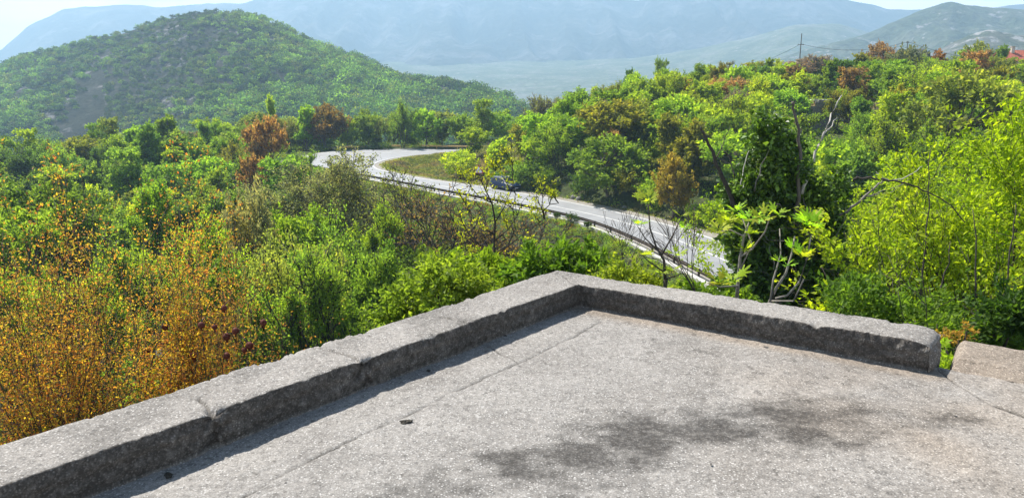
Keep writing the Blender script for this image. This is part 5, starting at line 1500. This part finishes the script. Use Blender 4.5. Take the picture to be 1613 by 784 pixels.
lime_tree(7.0, 13.0, 300, 82, 4, .30, 42000, (.29, .37, .025), 'lower yellow-green airy tree between the ivy-clad tree and the big lime tree', thin=.22, stems=[(11.2, [(1440, 620), (1446, 540), (1452, 450), (1458, 380), (1463, 300), (1466, 235)]), (11.5, [(1435, 600), (1405, 530), (1375, 470), (1352, 415)]), (11.3, [(1438, 600), (1420, 520), (1400, 450), (1378, 385)]), (11.6, [(1445, 600), (1470, 500), (1490, 430), (1497, 380)]), (11.4, [(1440, 600), (1395, 500), (1350, 470)])])
lime_tree(8.2, 16.5, 215, 83, 3, .3, 48000, (.27, .36, .02), 'lime-green tree standing behind and left of the big lime-green one')
lime_tree(12.6, 16.0, 185, 84, 3, .3, 42000, (.2, .32, .02), 'deeper green tree behind the big lime-green one at the right edge')
lime_tree(6.2, 9.0, 490, 85, 5, .5, 14000, (.15, .24, .025), 'low leafy green tree just behind the free end of the parapet', twidth=1.2)
lime_tree(8.6, 9.6, 440, 86, 4, .5, 14000, (.12, .21, .025), 'low mid-green tree behind the brownish raised slab', twidth=1.2)

# walnut-like sapling and bright bushes behind the parapet corner
def sapling():
    global rng
    random.seed(91); rng = np.random.default_rng(91)
    d = 13; b = aty(780, 440, d); g = gz(b.x, b.y); r = empty('budding_sapling', (b.x, b.y, g)); o = r.location
    mb = MB(); tips = []
    def st(pl, r0, r1, dd=0):
        P = [p - o for p in from_pixels(pl, d, d + dd)]; mb.tube(P, list(np.linspace(r0, r1, len(P))), 6); return P
    mb.tube([Vector((0, 0, -.1)), (b - o) * .5 + Vector((.05, 0, 0)), b - o], [.05, .04, .032], 7)
    main = st([(780, 440), (779, 410), (778, 380), (780, 350), (775, 320), (765, 300), (758, 285)], .028, .008)
    paths = [[(779, 410), (765, 395), (745, 375), (735, 362)], [(778, 380), (800, 362), (815, 340)], [(780, 350), (795, 325), (806, 300), (808, 270), (807, 258)], [(779, 400), (800, 385), (812, 360), (808, 330), (812, 305)], [(775, 320), (755, 310), (742, 295), (725, 285)],
             [(765, 300), (770, 280), (778, 268)], [(779, 420), (750, 410), (722, 395)], [(778, 370), (758, 355), (740, 335), (733, 320)], [(779, 430), (805, 415), (835, 400)], [(858, 345), (856, 332), (866, 322), (880, 320)], [(779, 405), (820, 372), (850, 350), (858, 345)], [(858, 345), (853, 328), (855, 312)]]
    ends = [main[-1], main[-2], main[-3]]
    for pl in paths:
        P = st(pl, .013, .005, random.uniform(-.5, .5)); ends += P[-2:]
    tw = []
    sp = dict(wob=.12, up=.06, tap=.5, n=[2, 3], ang=(20, 55), len=(.5, .8), leafdepth=0)
    for e in ends:
        for _ in range(3): grow(mb, tw, e, Vector((random.gauss(0, .6), random.gauss(0, .6), 1)).normalized(), random.uniform(.14, .3), .007, 1, sp, 3, 4)
    mb.build('trunk', M_BARKD, r, True)
    tw = [tw[i] for i in range(0, len(tw), 3)]
    V = tip_leaves(tw, 9, .062, .45, .035, -.1, .6)
    c = link('crown', leaves_mesh('crown', V), M_LEAF, r); c.color = (.34, .36, .03, 1)
    tag(r, 'dark-stemmed sapling with yellow-green leaf tufts in front of the car', 'tree')
sapling()
random.seed(95); rng = np.random.default_rng(95)
def pxbush(name, pts, d, n, L, tint, label, cat='bush', rr=(.25, .45), W=.55, mat=M_LEAF):
    u0 = sum(p[0] for p in pts) / len(pts); rr = (rr[0] * .85, rr[1] * .85); v0 = max(p[1] for p in pts)
    b = aty(u0, v0, d); g = gz(b.x, b.y); o = Vector((b.x, b.y, g - .05))
    bl = []
    for (u, v) in pts:
        for _ in range(2):
            p = aty(u + random.uniform(-12, 12), v + 16 + random.uniform(-10, 10), d + random.uniform(-.6, .6)) - o; bl.append((p[:], random.uniform(*rr)))
    return bush(name, o, bl, n, L, tint, label, cat, mat, True, W)
pxbush('bright_bush', [(670, 425), (700, 430), (655, 450), (690, 455), (720, 450), (640, 475), (665, 480), (700, 480), (745, 470), (730, 440), (640, 500), (680, 505)], 9.0, 11000, .072, (.20, .27, .04), 'bright lime-green bush close behind the left parapet near the corner')
pxbush('leafy_bush', [(760, 410), (790, 430), (750, 440), (820, 425), (770, 460), (730, 420), (800, 455)], 11.0, 9000, .085, (.17, .25, .025), 'green leafy bush at the base of the yellow-tufted sapling')
pxbush('laurel_bush', [(850, 405), (880, 400), (905, 405), (930, 410), (865, 420), (900, 425), (835, 420), (950, 425)], 10.0, 7000, .11, (.11, .19, .025), 'glossy mid-green bush showing just over the parapet corner', rr=(.22, .36), W=.4)
pxbush('flowering_bush', [(985, 428), (1010, 436), (1040, 442), (960, 430), (1000, 445), (1060, 452)], 8.0, 3800, .05, (.24, .29, .04), 'fine yellow-green bush peeping over the right parapet below the fig sapling', rr=(.12, .22))
pxbush('undershrub', [(1130, 455), (1100, 458), (1155, 468), (1180, 475), (1200, 490)], 8.5, 2600, .08, (.14, .22, .03), 'low green shrub behind the right parapet under the bright fig', rr=(.14, .25))
pxbush('undershrub', [(1380, 480), (1420, 495), (1450, 500), (1350, 475), (1480, 505), (1400, 510), (1330, 480)], 9.5, 9000, .08, (.12, .20, .03), 'dense green shrub behind the right end of the parapet', rr=(.3, .5))
pxbush('gap_weed', [(1478, 535), (1482, 546), (1476, 552), (1490, 552)], 4.75, 220, .045, (.26, .38, .04), 'small bright green weed in the gap between parapet end and slab', 'weed', rr=(.03, .05), W=.7)
pxbush('russet_shrub', [(1500, 515), (1485, 510), (1520, 512)], 6.4, 260, .04, (.34, .22, .06), 'orange-leaved tuft behind the gap at the parapet end', 'shrub', rr=(.05, .09))
pxbush('dark_bush', [(1580, 505), (1600, 490), (1610, 510), (1560, 510)], 8.0, 3500, .08, (.05, .10, .02), 'dark green bush behind the slab at the right edge', rr=(.2, .35))
